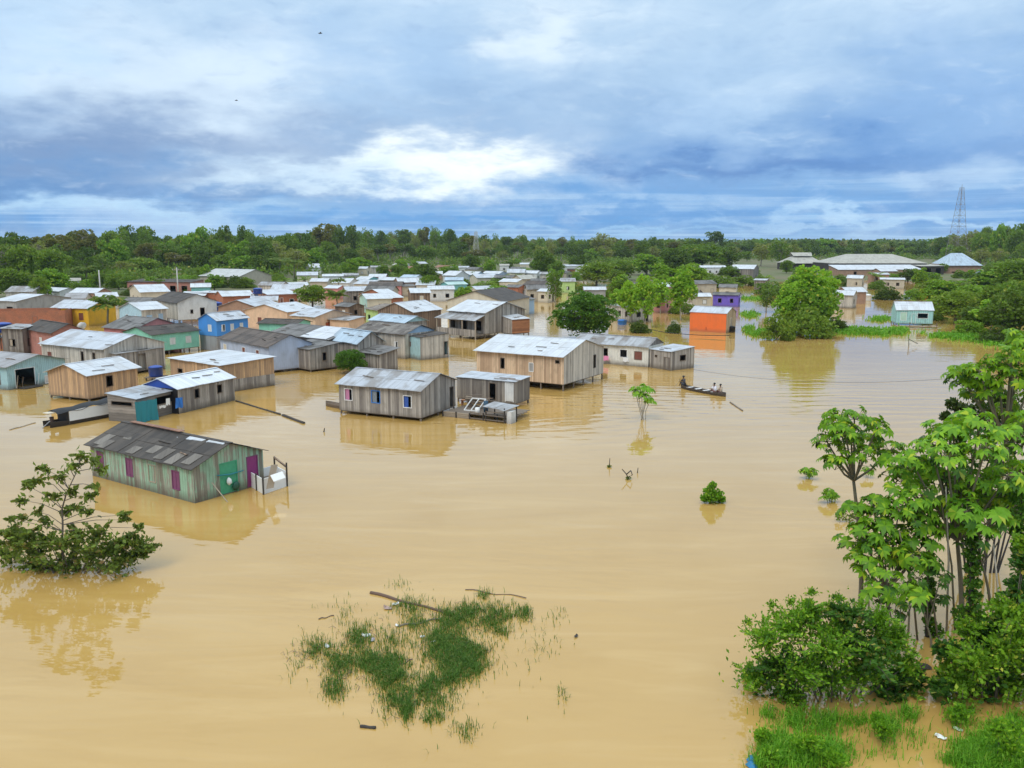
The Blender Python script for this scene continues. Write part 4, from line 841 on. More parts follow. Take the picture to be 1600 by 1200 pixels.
# ---- trees one can tell apart, standing in and around the village
for a in [
 ('finedark', 914, 531, 452, 112, 'big dense dark-green tree standing in water behind the long whitewashed house'),
 ('palm', 168, 512, 455, 62, 'coconut palm beside the yellow house'),
 ('bright0', 78, 466, 420, 62, 'bright green spreading tree at the left edge above the white-roofed hut'), ('palmtall', 44, 466, 428, 40, 'feathery palm at the far left edge in front of the forest'),
 ('dome1', 22, 468, 418, 60, 'olive rounded tree at the very left edge behind the white-roofed hut'),
 ('bush', 62, 484, 459, 52, 'leafy bushes between the white-roofed hut and the yellow house'), ('palmtall', 136, 452, 412, 34, 'tall thin palm above the beige-roofed hut'),
 ('banana', 186, 450, 424, 36, 'banana clump left of the long dark brick row'), ('dome0', 110, 452, 428, 46, 'dark round tree behind the narrow pale-roofed house'),
 ('bushdark', 372, 452, 427, 44, 'dark shrub tree in front of the long beige building'), ('bush', 386, 453, 432, 30, 'lighter green shrub beside the dark one by the beige building'),
 ('dome1', 487, 480, 441, 54, 'round glossy green tree behind the peach houses'), ('palm', 528, 484, 448, 40, 'pair of short palms left of the mint stilt house, the lower one'),
 ('palmtall', 529, 462, 431, 26, 'slim palm standing behind the short ones by the mint house'), ('palmtall', 437, 436, 400, 40, 'tall bright palms left of centre at the forest foot'),
 ('palmtall', 460, 438, 404, 36, 'second tall palm at the forest foot, just right of the first'), ('bright0', 562, 428, 402, 40, 'bright green tree in front of the forest near the rounded pale roof'),
 ('palm', 621, 434, 414, 20, 'small young palm in front of the cream-roofed house'), ('dome2', 667, 448, 413, 48, 'dark round tree in the middle of the far village'),
 ('bush', 745, 468, 433, 40, 'yellow-green leaning bush behind the cream gabled house'), ('bush', 716, 466, 447, 26, 'low shrub left of the yellow-green leaning bush'),
 ('dome0', 737, 425, 397, 32, 'dark tree at the foot of the lattice mast'), ('dome0', 852, 436, 388, 44, 'tall green tree above the two-windowed white house'),
 ('slim', 866, 478, 418, 32, 'slim tree with bare pale stem beside the sky-blue cottage'), ('dome2', 792, 424, 410, 24, 'small round tree left of the long grey-roofed house'),
 ('dome1', 930, 446, 405, 64, 'broad dark tree above the low white-roofed house'), ('pale0', 940, 410, 358, 40, 'tall ragged tree rising above the skyline right of centre'),
 ('bright0', 1046, 462, 409, 76, 'bright yellow-green tree right of the slender ones'), ('cecfar', 1062, 500, 412, 56, 'leafy light-green tree left of the grey-pink house'),
 ('cecfar', 985, 506, 432, 50, 'slender big-leaved tree left of the blue drum'), ('cecfar', 1008, 512, 420, 46, 'slender big-leaved tree right of the blue drum'),
 ('cecfar', 1030, 490, 430, 40, 'lighter big-leaved tree between the drum and the pinkish shed'), ('bushdark', 1000, 520, 492, 36, 'low dark shrub in the water near the blue drum'),
 ('bushdark', 1052, 520, 496, 26, 'reedy tuft in the water left of the orange house'), ('bush', 1066, 490, 466, 44, 'low leafy bush in front of the grey-pink house'),
 ('dome1', 1088, 425, 378, 92, 'wide dome-shaped tree above the small white hut'), ('dome0', 1140, 420, 386, 44, 'dark tree touching the big barn roof'),
 ('tall0', 1117, 404, 359, 34, 'lone tall dark tree breaking the skyline'), ('bush', 1125, 448, 424, 80, 'olive shrubbery above the purple house'), ('bush', 1165, 446, 424, 50, 'olive shrubbery in front of the barn'),
 ('pale0', 1190, 418, 375, 40, 'pale many-stemmed tree behind the barn, left one'), ('pale1', 1216, 420, 372, 46, 'pale many-stemmed tree behind the barn, middle one'),
 ('pale0', 1236, 416, 378, 36, 'pale many-stemmed tree behind the barn, right one'), ('bright0', 1290, 404, 374, 48, 'round light-green tree behind the two-tier pavilion'),
 ('cecfar', 965, 498, 446, 36, 'leafy pale-green tree just right of the big dense dark-green tree'), ('cecfar', 1003, 474, 430, 40, 'bright ragged tree behind the slender ones by the blue drum'), ('bright0', 1078, 452, 408, 56, 'spreading yellow-green tree left of the olive shrubbery'), ('cecfar', 1243, 470, 424, 50, 'thin-leaved bright tree behind the island, left of the tallest'), ('pale1', 1200, 488, 446, 40, 'thin willowy sapling standing in the flood left of the island'),
 ('dome1', 1462, 476, 432, 60, 'green rounded tree behind the teal house, over the orange hut'), ('bright0', 1520, 492, 440, 76, 'yellow-green spreading tree over the bare tin roof'), ('dome1', 1578, 505, 432, 84, 'full green tree right of the bare tin roof'), ('bushbright', 1512, 522, 494, 60, 'bright thicket beside the moored boat'), ('cecfar', 1550, 520, 462, 70, 'tall bright leafy tree rising behind the moored boat'), ('bush', 1460, 500, 480, 40, 'low bushes at the right end of the teal house'),
 ('dome0', 905, 430, 398, 40, 'dark tree right of the open-sided hall'), ('dome1', 968, 440, 404, 56, 'rounded green tree below the turquoise-roofed house'), ('bright0', 1010, 432, 396, 60, 'light spreading tree behind the slender big-leaved ones'), ('dome2', 1055, 430, 386, 60, 'deep green dome tree left of the widest dome-shaped one'), ('pale0', 845, 424, 378, 34, 'pale thin tree against the forest above the crowded centre'),
 ('cecfar', 1228, 520, 436, 50, 'bright ragged tree at the left shoulder of the island clump'), ('bright0', 1275, 520, 440, 70, 'broad light-green crown filling the middle of the island clump'), ('cecfar', 1262, 516, 404, 74, 'tall bright yellow-green tree on the island right of the orange house'), ('cecfar', 1290, 510, 412, 54, 'bright tree leaning right on the same island, slightly lower'),
 ('bush', 1215, 531, 472, 52, 'dense dark bush at the left end of the green island'), ('bush', 1262, 526, 462, 84, 'dark tangled undergrowth beneath the tall bright tree'),
 ('bush', 1236, 520, 448, 50, 'mid-green bush between island trees'), ('bushdark', 1302, 516, 488, 44, 'brownish shrub at the right end of the green island'),
 ('bush', 1205, 460, 432, 60, 'willowy shrub on the flooded bank left of the island'), ('bushdark', 1386, 468, 440, 46, 'round dark bush at the head of the mooring pool'),
 ('bushbright', 1430, 468, 446, 52, 'bright hedge above the teal house'), ('palm', 1495, 474, 436, 50, 'short palm with drooping fronds right of the orange hut'),
 ('bright0', 1470, 478, 434, 70, 'light-green banana-like clump behind the teal house'), ('dome1', 1490, 505, 448, 76, 'dark tree right of the teal house'), ('dome0', 1530, 516, 476, 70, 'shady tree over the moored grey boat'),
 ('dome0', 1570, 530, 446, 90, 'large green tree at the right edge behind the papaya trees'), ('bright0', 1545, 458, 420, 80, 'light shrubs below the right-hand forest'),
 ('dome1', 1595, 470, 400, 90, 'dark tree cut by the right edge above the tin roof'), ('bushdark', 1560, 535, 500, 70, 'dark undergrowth at the water right of the moored boat'), ('bushbright', 1590, 538, 510, 70, 'bright undergrowth at the right edge of the water'),
 ('bush', 1372, 452, 432, 30, 'small shrub left of the small beige hut'), ('dome0', 1418, 440, 418, 36, 'rusty-leaved tree in front of the hall wing'),
 ('finedark', 549, 583, 545, 60, 'low round bush half under water behind the nearest grey cabin'),
]:
    key = {'slim': 'pale1'}.get(a[0], a[0]); treep(key, *a[1:5], a[5])
# ---- garden bushes between the houses
rv = random.Random(9)
for (x0, x1, y0, y1, n_) in [(0, 300, 446, 462, 16), (300, 480, 428, 452, 18), (470, 640, 414, 448, 34), (640, 860, 412, 450, 36), (200, 420, 446, 474, 12), (60, 200, 452, 480, 8), (560, 800, 450, 478, 9), (860, 1000, 416, 470, 26), (1040, 1320, 410, 446, 30), (1440, 1620, 424, 510, 34), (960, 1080, 410, 440, 8), (1300, 1440, 432, 450, 4)]:
    for _ in range(n_):
        px, py = rv.uniform(x0, x1), rv.uniform(y0, y1); p = P(px, py); kd = rv.choice(['bush', 'bushdark', 'bushbright', 'bush', 'banana', 'dome1', 'bright0']); wd = rv.uniform(4, 8); hh = rv.uniform(2.6, 4.8)*(1.6 if kd in ('dome1', 'bright0') else 1)
        tree(kd, p.x, p.y, hh, wd, {'bush': 'mid-green garden bush among the far village houses', 'bushdark': 'dark garden bush among the far village houses', 'bushbright': 'bright green garden bush among the far village houses', 'banana': 'banana plant among the far village houses',
            'dome1': 'small rounded tree among the far village houses', 'bright0': 'small light green tree among the far village houses'}[kd], group={'bush': 'mid-green village bushes', 'bushdark': 'dark village bushes', 'bushbright': 'bright village bushes', 'banana': 'village banana plants', 'dome1': 'small rounded village trees', 'bright0': 'small light village trees'}[kd], rz=rv.uniform(0, 6.28))
# ---- forest behind the village: single trees in front, one far mass behind
edge = np.array([(-160, 446), (0, 452), (60, 451), (140, 443), (300, 431), (420, 434), (520, 425), (600, 414), (740, 415), (820, 410), (900, 412), (1000, 415), (1100, 411), (1160, 405), (1230, 408), (1300, 405), (1440, 406), (1500, 418), (1600, 428), (1760, 436)], float)
skyl = np.array([(-160, 366), (0, 366), (60, 372), (110, 366), (150, 362), (200, 360), (225, 354), (250, 360), (280, 372), (340, 356), (390, 358), (420, 368), (480, 362), (545, 354), (600, 362), (690, 358), (740, 366), (800, 372), (900, 375), (1000, 375), (1110, 379), (1220, 376), (1300, 377), (1430, 378), (1460, 366), (1520, 355), (1600, 352), (1760, 352)], float)
kinds = ['dome0', 'dome1', 'dome2', 'tall0', 'tall1', 'pale0', 'pale1', 'bright0']
klab = {'dome0': 'dark green rounded tree standing in the forest behind the village', 'dome1': 'mid-green broad-crowned tree standing in the forest behind the village', 'dome2': 'dark green rounded tree standing in the forest behind the village',
        'tall0': 'tall tree with a high flat crown on a pale trunk in the forest', 'tall1': 'tall tree with a high flat crown on a pale trunk in the forest', 'pale0': 'thin pale-stemmed tree with open grey-green crown in the forest',
        'pale1': 'thin pale-stemmed tree with open grey-green crown in the forest', 'bright0': 'light green spreading tree standing in the forest behind the village'}
rf = random.Random(5); nf = 0
for row in range(6):
    px = -70+rf.uniform(0, 20)
    while px < 1670 and nf < 330:
        by = np.interp(px, edge[:, 0], edge[:, 1]); Y0 = P(px, by).y; Yr = Y0*(1+.085*row)+rf.uniform(-4, 4)+row*6
        x = (px-800)/F*Yr/CP; top = zat(Yr, np.interp(px, skyl[:, 0], skyl[:, 1])+rf.uniform(-2.5, 5))
        h = min(max(top, 9), 27)
        if row < (1 if px > 1440 else 2): h = min(h, rf.uniform(8+2.5*row, 13+2.5*row))
        wts = [4, 5, 3, 1, 2, 4, 3, 3] if row < 3 else [4, 5, 3, 4, 4, 5, 4, 3]
        if 560 < px < 900: wts = [2, 4, 2, 3, 3, 7, 7, 1]
        if px > 1430: wts = [1, 5, 1, 1, 0, 4, 5, 5]
        kd = rf.choices(kinds, wts)[0]; wd = rf.uniform(9.5, 15)*(1 if 'pale' not in kd else .8); 
        if px < 1660 or row == 0: tree(kd, x, Yr, h*rf.uniform(.98, 1.16), wd, klab[kd], group={'d': 'rounded forest trees', 't': 'tall forest trees', 'p': 'pale-stemmed forest trees', 'b': 'light green forest trees'}[kd[0]], rz=rf.uniform(0, 6.28)); nf += 1
        px += (wd*.9 if row else wd*.72)*F/Yr*rf.uniform(.7, 1.25)*(1.0 if row < 4 else 1.15)
rg = np.random.default_rng(76); cl = Cloud(); n = 1500
uu = rg.uniform(-.7, .7, n); e0 = np.interp(uu*F*CP+800, edge[:, 0], edge[:, 1]); yy = np.array([P(800, q).y for q in e0])*(.9+.5*rg.uniform(0, 1, n)**1.2)
for i in range(n):
    m_ = 46; d = unit(rg, m_); d[:, 2] = np.abs(d[:, 2]); q = rg.uniform(2.2, 5.0)
    z_ = float(landh(np.array([uu[i]*yy[i]]), yy[i:i+1])[0])
    cl.leaves(np.array([uu[i]*yy[i], yy[i], z_-.3])+d*np.array([q*1.3, q, q*1.25])*rg.uniform(.7, 1.0, m_)[:, None], d+rg.normal(size=(m_, 3))*.5, .95, .5, .1, rg)
tag(link('undergrowth', cl.mesh('undergrowth', leafy((.055, .11, .018), (.12, .21, .03), (.24, .24, .06), .3, .0))), 'tangled green undergrowth along the forest edge behind the village', 'undergrowth', kind='stuff')
rg = np.random.default_rng(77); cl = Cloud()
n = 1500; yy = rg.uniform(0, 1, n)**1.5; uu = rg.uniform(-.72, .72, n); e0 = np.interp(uu*F*CP+800, edge[:, 0], edge[:, 1]); Y0 = np.array([P(800, q).y for q in e0])
far = rg.uniform(0, 1, n) < .3
yy = np.where(far, 1100+rg.uniform(0, 1, n)*1700, Y0*1.42+40+yy*500); xx = uu*yy
hs = rg.uniform(11, 16, n); sk = np.interp(uu*F*CP+800, skyl[:, 0], skyl[:, 1]); cap = np.array([zat(a, b+4) for a, b in zip(yy, sk)]); hs = np.where(yy < 1100, np.minimum(hs+3, np.maximum(cap, 9)), rg.uniform(13, 19, n))
for i in range(n):
    m_ = 55 if yy[i] < 900 else 26; d = unit(rg, m_); d[:, 2] = np.abs(d[:, 2])*1.1-.35; s_ = 1.0+yy[i]/900
    p = np.array([xx[i], yy[i], hs[i]*.62+1.0])+d*np.array([6.5*s_, 6.5*s_, hs[i]*.4])*rg.uniform(.8, 1.05, m_)[:, None]
    cl.leaves(p, d+rg.normal(size=(m_, 3))*.5, 1.7*s_, .5, .1, rg)
tag(link('distant_forest', cl.mesh('distant_forest', leafy((.04, .08, .017), (.085, .15, .028), (.17, .18, .06), .2, .0))), 'far continuous rainforest canopy closing the horizon', 'forest', kind='stuff')

# ================================================================== NEAR TREES AND PLANTS
def at3(px, py, Y):
    """point Y metres out, seen in column px, row py"""
    z = zat(Y, py); fw = Y*CP-(z-H)*SP; return Vector(((px-800)/F*fw, Y, z))
def bigleaf(cl, c, nrm, fwd, r, rg, lobes=9):
    """one umbrella leaf: long lobes around the stalk, drooping at the tips"""
    nrm = nrm/np.linalg.norm(nrm); fwd = fwd-nrm*fwd.dot(nrm); fwd /= np.linalg.norm(fwd)+1e-9; s = np.cross(nrm, fwd)
    a = np.linspace(-2.55, 2.55, lobes)+rg.uniform(-.05, .05, lobes); rr = r*(1-.26*np.abs(a)/2.55)*rg.uniform(.9, 1.08, lobes)
    d = np.cos(a)[:, None]*fwd+np.sin(a)[:, None]*s; q = np.cross(nrm, d)
    dr = rg.uniform(.18, .4); m = c+d*(rr*.6)[:, None]+nrm*(.04*r); w = (rr*.2)[:, None]
    V = np.stack([np.tile(c, (lobes, 1)), m+q*w, c+d*rr[:, None]-nrm*(dr*rr)[:, None], m-q*w], 1).reshape(-1, 3); cl.strips(V, lobes)
def rosette(cl, st, c, R, r, n, rg, upv=1.0):
    c = np.array(c)
    for i in range(n):
        a = i*2.4+rg.uniform(-.3, .3); e = rg.uniform(-.25, 1.0)*upv; h = np.array([math.cos(a)*math.cos(e), math.sin(a)*math.cos(e), math.sin(e)]); q = c+h*R*rg.uniform(.55, 1.1)
        st.tube([tuple(c), tuple(q)], [.012, .007], 3, False); nr = np.array([h[0]*.7, h[1]*.7, .8])+rg.normal(size=3)*.25
        bigleaf(cl, q, nr, h+np.array([0, 0, -.2]), r*rg.uniform(.75, 1.15), rg)
DARKLEAF = leafy((.018, .062, .012), (.055, .15, .018), (.30, .27, .06), .25, .1)  # dark leaf tone; in the near crowns it paints their inner shade
CEC = leafy((.045, .14, .012), (.15, .32, .016), (.36, .44, .03), .3, .18, .42); CECB = leafy((.10, .26, .02), (.17, .38, .035), (.36, .44, .06), .4, .1, .42)  # brightest tone of each paints highlights on the leaves
def bigtree(label, base, ends, R=.55, r=.42, n=10, r0=.07, leafm=None, seed=1, name='broad_leaved_tree', bark=None, kn=None):
    """base: picture foot of the trunk on the water; ends: crown tips (column, row, nearer/farther)"""
    rg = np.random.default_rng(seed); rr = random.Random(seed); p = P(*base); Y = p.y; root = empty(name, (p.x, p.y, 0), 0, label, 'tree'); O = Vector((p.x, p.y, 0))
    pts = [at3(e[0], e[1], Y+(e[2] if len(e) > 2 else rr.uniform(-.8, .8)))-O for e in ends]; top = sum(pts, Vector())/len(pts); low = min(q.z for q in pts)
    fork = Vector((top.x*.8, top.y*.8, max(.8, (low if kn is None else kn)-.9))); cl = Cloud(); clb = Cloud(); st = MB(); tr = MB(); m = 7; tp = []
    for i in range(m+1):
        t = i/m; tp.append(Vector((0, 0, -.5)).lerp(fork, t)+Vector((math.sin(t*3.1)*.12, math.sin(t*5+seed)*.06, 0)))
    tr.tube(tp, [r0*(1.15-.5*i/m) for i in range(m+1)], 8)
    for qi, q in enumerate(pts):
        md = fork.lerp(q, .5)+Vector((0, 0, -.12)); tr.tube([fork, md, q], [r0*.55, r0*.42, r0*.3], 6, False); rosette(cl, st, q, R, r*rg.uniform(.8, 1.1), n, rg); rosette(clb, st, q-Vector((0, 0, .3)), R*.9, r*.8, 4, rg)  # second, lower rosette of dark leaves: crown's inner shade put into colour
    link('crown', cl.mesh('crown', leafm or CEC), root); link('inner_shade_leaves', clb.mesh('inner_shade_leaves', DARKLEAF), root); tr.build('trunk', bark or GBARK, root, True); st.build('leaf_stalks', GBARK, root)
    return root
bigtree('slender umbrella-leaved tree with leaning pale trunk, leftmost of the near trees', (1345, 950), [(1335, 655), (1300, 668), (1368, 672), (1292, 690), (1330, 690), (1390, 705, .5), (1305, 722), (1345, 715), (1322, 680, -.7), (1360, 690, .8), (1310, 655, 1)], .5, .31, 15, .09, seed=3)
bigtree('large bright umbrella-leaved tree with the densest pale green crown at right', (1500, 975), [(1490, 680), (1530, 668), (1570, 690), (1455, 700), (1425, 722), (1500, 715), (1545, 720), (1590, 735), (1470, 745), (1520, 752), (1410, 755), (1560, 765), (1440, 775), (1500, 785), (1590, 780), (1480, 715, -1.5), (1540, 700, -1.5), (1425, 790, -1), (1465, 680), (1510, 660, .8), (1600, 665), (1440, 735, .8), (1575, 745, -1), (1530, 775, .6), (1400, 735, .5), (1490, 760, 1), (1455, 800), (1545, 790, 1)], .62, .39, 13, .1, leafy((.055, .17, .02), (.19, .39, .022), (.36, .46, .04), .3, .1, .42), seed=4)
bigtree('broad-leaved tree low in front with trunk forked near the water, left of the brightest leaves', (1385, 1000), [(1350, 835), (1385, 825), (1420, 840), (1335, 855), (1395, 860), (1440, 815), (1365, 790, 1), (1405, 795, .6), (1430, 870), (1352, 885, -.3), (1370, 850), (1410, 880), (1375, 810, .6), (1450, 840, .5), (1340, 800, 1)], .6, .38, 12, .07, seed=5)
bigtree('young tree with shining yellow-green leaves in front of the big crown', (1555, 985), [(1510, 800, -1), (1550, 808, -1), (1530, 835, -1.2), (1575, 820, -.6), (1495, 830)], .5, .4, 10, .06, CECB, 6)
bigtree('tall umbrella-leaved tree at the right edge reaching up to the far bank', (1600, 930), [(1560, 570), (1530, 580), (1595, 548), (1580, 590), (1510, 598), (1545, 606), (1620, 580), (1605, 615), (1525, 615, .5), (1600, 660, -1), (1580, 560), (1500, 585), (1590, 535, .5), (1575, 640, .5)], .55, .34, 13, .1, seed=7)
bigtree('thin sapling with few big leaves over the leafy thicket', (1402, 1040), [(1385, 905), (1415, 915), (1370, 925), (1400, 945), (1430, 935)], .45, .34, 9, .045, seed=8)
bigtree('small-leaved dark sapling among the near trunks', (1450, 1010), [(1450, 880), (1470, 900), (1435, 905), (1462, 930)], .4, .3, 7, .045, leafy((.03, .085, .012), (.06, .16, .02), (.14, .2, .03)), 9)
def clusters(name, cat, label, base, items, leafm, leaf, per, bark=BARK, seed=1, asp=.3, stemr=.03, up=.3, main=None, spread=.45, sprays=0, mixed=False):
    """shrub whose leaves gather round the listed picture points: (column, row, radius in px, depth offset, density)"""
    rg = np.random.default_rng(seed); p = P(*base); O = Vector((p.x, p.y, 0)); root = empty(name, (p.x, p.y, 0), 0, label, cat); cl1 = Cloud(); cl2 = Cloud(); st = MB(); leaf0 = leaf
    for ii, it in enumerate(items):
        cl, leaf = (cl2, leaf0*1.55) if mixed and ii % 3 == 1 else (cl1, leaf0)
        px, py, rp = it[:3]; dy = it[3] if len(it) > 3 else rg.uniform(-.6, .6); dn = it[4] if len(it) > 4 else 1.0
        c = at3(px, py, p.y+dy)-O; R = rp*(p.y+dy)/F; n = int(per*dn*(.5 if cl is cl2 else 1)); d = unit(rg, n); q = np.array(c)+d*np.array([R, R, R*.85])*(np.abs(rg.normal(size=n))*.62+.12 if spread == 'soft' else rg.uniform(.05, 1, n)**spread)[:, None]
        keep = q[:, 2] > -.02; q = q[keep]; d = d[keep]; cl.leaves(q, d*.6+rg.normal(size=d.shape)*.6+np.array([0, 0, up]), leaf, asp, .12, rg)
        b = Vector((c.x*.35, c.y*.3, -.3))
        if main:
            ms = [at3(a_, b_, p.y)-O for a_, b_ in main]; cand = [ms[j].lerp(ms[j+1], f_) for j in range(len(ms)-1) for f_ in (0, .25, .5, .75)]
            b = min(cand, key=lambda v: (Vector((v.x, v.z))-Vector((c.x*.8, c.z-.45))).length)
        md = b.lerp(c, .55)+Vector((rg.uniform(-.1, .1), rg.uniform(-.1, .1), .1)); st.tube([b, md, c], [stemr, stemr*.7, stemr*.3], 5, False)
        for _ in range(sprays):       # arching sprays that break the outline
            dv = unit(rg, 1)[0]; dv[2] = abs(dv[2])*.8+.15; dv[1] -= .15; L_ = R*rg.uniform(1.0, 1.9); tt = np.linspace(.25, 1, 20); nn_ = len(tt)
            q_ = np.array(c)+dv*(tt*L_)[:, None]-np.array([0, 0, 1])*((tt**2)*L_*.22)[:, None]; q_ = q_[q_[:, 2] > .02]
            if len(q_) > 3:
                st.tube([c, tuple(q_[len(q_)//2]), tuple(q_[-1])], [stemr*.35, stemr*.25, stemr*.08], 4, False); sd_ = np.cross(dv, [0, 0, 1]); sd_ /= np.linalg.norm(sd_)+1e-6
                for sg in (-1, 1): cl.leaves(q_+sd_*sg*leaf*.45, np.tile(sd_*sg+dv*.5, (len(q_), 1))+rg.normal(size=q_.shape)*.25, leaf*.95, asp, .1, rg)
        for _ in range(5):
            e = c+Vector(tuple(unit(rg, 1)[0]*R*.9)); st.tube([c, e], [stemr*.35, stemr*.12], 3, False)
    if main:
        ms = [at3(a_, b_, p.y)-O for a_, b_ in main]; st.tube(ms, [stemr*2.4*(1-.75*j/len(ms)) for j in range(len(ms))], 6)
    link('foliage', cl1.mesh('foliage', leafm), root); st.build('stems', bark, root, True)
    if cl2.n: link('darker_foliage', cl2.mesh('darker_foliage', DARKLEAF), root)
    return root
DRY = leafy((.055, .085, .025), (.15, .24, .04), (.27, .18, .09), .3, .1); THK = leafy((.04, .12, .012), (.16, .34, .022), (.36, .48, .06), .35, .1)
clusters('half_drowned_bush', 'bush', 'straggly half-drowned bush with one tall drooping stem, lower left in the water', (112, 893),
    [(28, 850, 28), (12, 872, 22), (55, 865, 30), (40, 838, 22), (95, 850, 26), (110, 880, 30), (140, 870, 34), (150, 838, 26), (170, 858, 26), (90, 888, 24), (125, 900, 22), (190, 852, 20), (215, 850, 18), (228, 858, 14), (185, 880, 22), (160, 892, 20), (60, 885, 22), (75, 845, 20), (20, 830, 16), (205, 870, 16), (122, 840, 20)],
    DRY, .23, 190, seed=2, asp=.28, stemr=.03, spread='soft', sprays=4)
bb = clusters('tall_drooping_sapling', 'sapling', 'tall thin sapling with drooping dusty leaf tufts rising out of the half-drowned bush', (100, 893),
    [(128, 712, 13, 0, .5), (148, 722, 12, 0, .5), (112, 728, 12, 0, .6), (158, 735, 10, 0, .4), (95, 745, 10, 0, .5), (60, 750, 10, 0, .45), (45, 760, 9, .2, .4), (35, 782, 10, 0, .5), (75, 735, 8, 0, .3), (62, 732, 8, .3, .25), (85, 775, 14, 0, .5), (112, 770, 12, -.2, .5), (140, 775, 12, .2, .5), (125, 795, 12, 0, .45), (100, 800, 12, .3, .4),
     (60, 800, 10, 0, .4), (140, 800, 9, 0, .35), (35, 808, 9, 0, .35), (150, 760, 8, 0, .3), (70, 815, 11, 0, .4), (18, 812, 7, 0, .25), (190, 805, 8, 0, .25), (200, 812, 7, 0, .2), (218, 825, 7, 0, .25)], DRY, .27, 95, seed=12, asp=.24, stemr=.02, up=-.5, spread='soft', sprays=1, main=[(104, 900), (97, 860), (98, 820), (97, 795), (104, 770), (116, 745), (124, 728), (126, 716)])
clusters('leafy_thicket', 'thicket', 'big feathery green thicket at the water edge, lower right', (1305, 1085),
    [(1195, 1000, 34), (1215, 1050, 38), (1180, 1060, 28), (1240, 985, 34), (1260, 1040, 40), (1290, 990, 36), (1300, 1060, 42), (1330, 1000, 36), (1345, 1055, 40), (1375, 1010, 36), (1390, 1065, 36), (1400, 1000, 26), (1235, 1090, 30), (1190, 1090, 26), (1280, 1095, 30), (1340, 1100, 28), (1390, 1100, 26), (1415, 1040, 22), (1260, 960, 24), (1320, 960, 24), (1370, 970, 26), (1415, 1085, 24), (1360, 1030, 34, -1), (1250, 1050, 34, -1), (1300, 1020, 34, -1.2), (1220, 1105, 16, -.3, .6), (1270, 1118, 20, -.4, .7), (1320, 1122, 18, -.3, .7), (1365, 1125, 16, -.3, .6), (1400, 1120, 20, -.2, .8), (1440, 1100, 16, 0, .6), (1430, 1060, 16, 0, .7)],
    THK, .145, 720, seed=3, asp=.24, stemr=.03, up=.4, spread='soft', sprays=9, mixed=True)
clusters('leafy_sprays', 'bush', 'thin upright feathery sprays standing above the lower right thicket', (1285, 1060),
    [(1205, 945, 9, 0, .8), (1212, 962, 12, 0, 1), (1222, 980, 13, 0, 1), (1268, 925, 9, 0, .8), (1264, 943, 12, 0, 1), (1262, 962, 14, 0, 1), (1310, 935, 14, 0, 1), (1298, 950, 14, 0, 1), (1322, 950, 14, 0, 1), (1168, 972, 9, 0, .6), (1180, 988, 10, 0, .7), (1236, 940, 9, 0, .8), (1238, 958, 11, 0, .9), (1345, 945, 12, 0, .8), (1172, 1040, 9, 0, .6), (1165, 1055, 9, 0, .6)], THK, .14, 120, seed=4, asp=.2, stemr=.012, up=.5, spread='soft')
clusters('vine_covered_bank', 'vines', 'dense mass of climbing leaves filling the right edge above the near bank', (1550, 1085),
    [(1500, 1030, 34), (1545, 1000, 36), (1585, 965, 36), (1605, 1000, 40), (1550, 1035, 42), (1505, 1065, 32), (1580, 1070, 42), (1530, 1090, 34), (1600, 1110, 38), (1485, 1055, 20), (1600, 930, 26), (1525, 1035, 34, -1), (1575, 1020, 38, -1), (1478, 1015, 14, 0, .6), (1565, 950, 18, 0, .7), (1515, 985, 18, 0, .7), (1620, 1050, 38), (1540, 1120, 26), (1510, 1130, 20), (1470, 1075, 14), (1600, 850, 16, 0, .5), (1590, 1135, 26), (1600, 880, 14, 0, .5)], leafy((.04, .115, .012), (.16, .33, .022), (.38, .42, .06), .35, .1), .155, 700, seed=5, asp=.3, stemr=.03, spread='soft', sprays=9, mixed=True)
for (lb, base, its, sd) in [('dark trunk smothered in creeper, the thicker of two', (1520, 1000), [(1520, 800+22*i, 15) for i in range(9)]+[(1505, 960, 18), (1535, 970, 18)], 6), ('thin trunk wrapped in creeper left of the thicker one', (1452, 995), [(1452, 850+20*i, 10) for i in range(7)]+[(1460, 985, 16)], 7),
                            ('leafy creeper-hung trunk at the right edge of the near bank', (1592, 1000), [(1596, 780+26*i, 18) for i in range(8)], 8)]:
    clusters('creeper_clad_trunk', 'tree', lb, base, [i_+(0.0,) for i_ in its], leafy((.03, .09, .012), (.08, .2, .02), (.17, .24, .035)), .15, 210, DTIM, sd, .34, .05)
clusters('dark_small_leaved_tree', 'tree', 'sparse dark small-leaved tree behind the big bright crown', (1540, 900), [(1490, 632, 13, 1, .5), (1478, 650, 10, 1, .4), (1505, 640, 12, 1, .5), (1530, 640, 24, 1, 1), (1555, 655, 26, 1, 1), (1580, 640, 24, 1, 1), (1590, 690, 26, 1, 1), (1560, 620, 18, 1, .8), (1515, 660, 16, 1, .6), (1595, 740, 24, 1, 1), (1590, 800, 22, 1, 1)], leafy((.02, .045, .012), (.045, .085, .02), (.1, .1, .03)), .2, 260, DTIM, 9, .34, .05)
for i, (a, b, c_, d_) in enumerate([(1363, 985, 1340, 845), (1437, 1000, 1405, 830), (1480, 990, 1478, 760), (1495, 985, 1470, 780), (1562, 1010, 1552, 850), (1470, 1000, 1440, 900), (1420, 990, 1418, 870)]):
    p = P(a, b); q = at3(c_, d_, p.y); mb = MB(); mb.tube([(0, 0, -.5), ((q.x-p.x)*.45+.05, 0, q.z*.5), (q.x-p.x, q.y-p.y, q.z)], [.04, .034, .022], 6)
    r = empty('bare_stem', (p.x, p.y, 0), 0, 'thin bare grey stem rising from the water among the near trees', 'stem', 'bare stems among the near trees'); mb.build('stem', [PBARK, GBARK][i % 2], r, True)
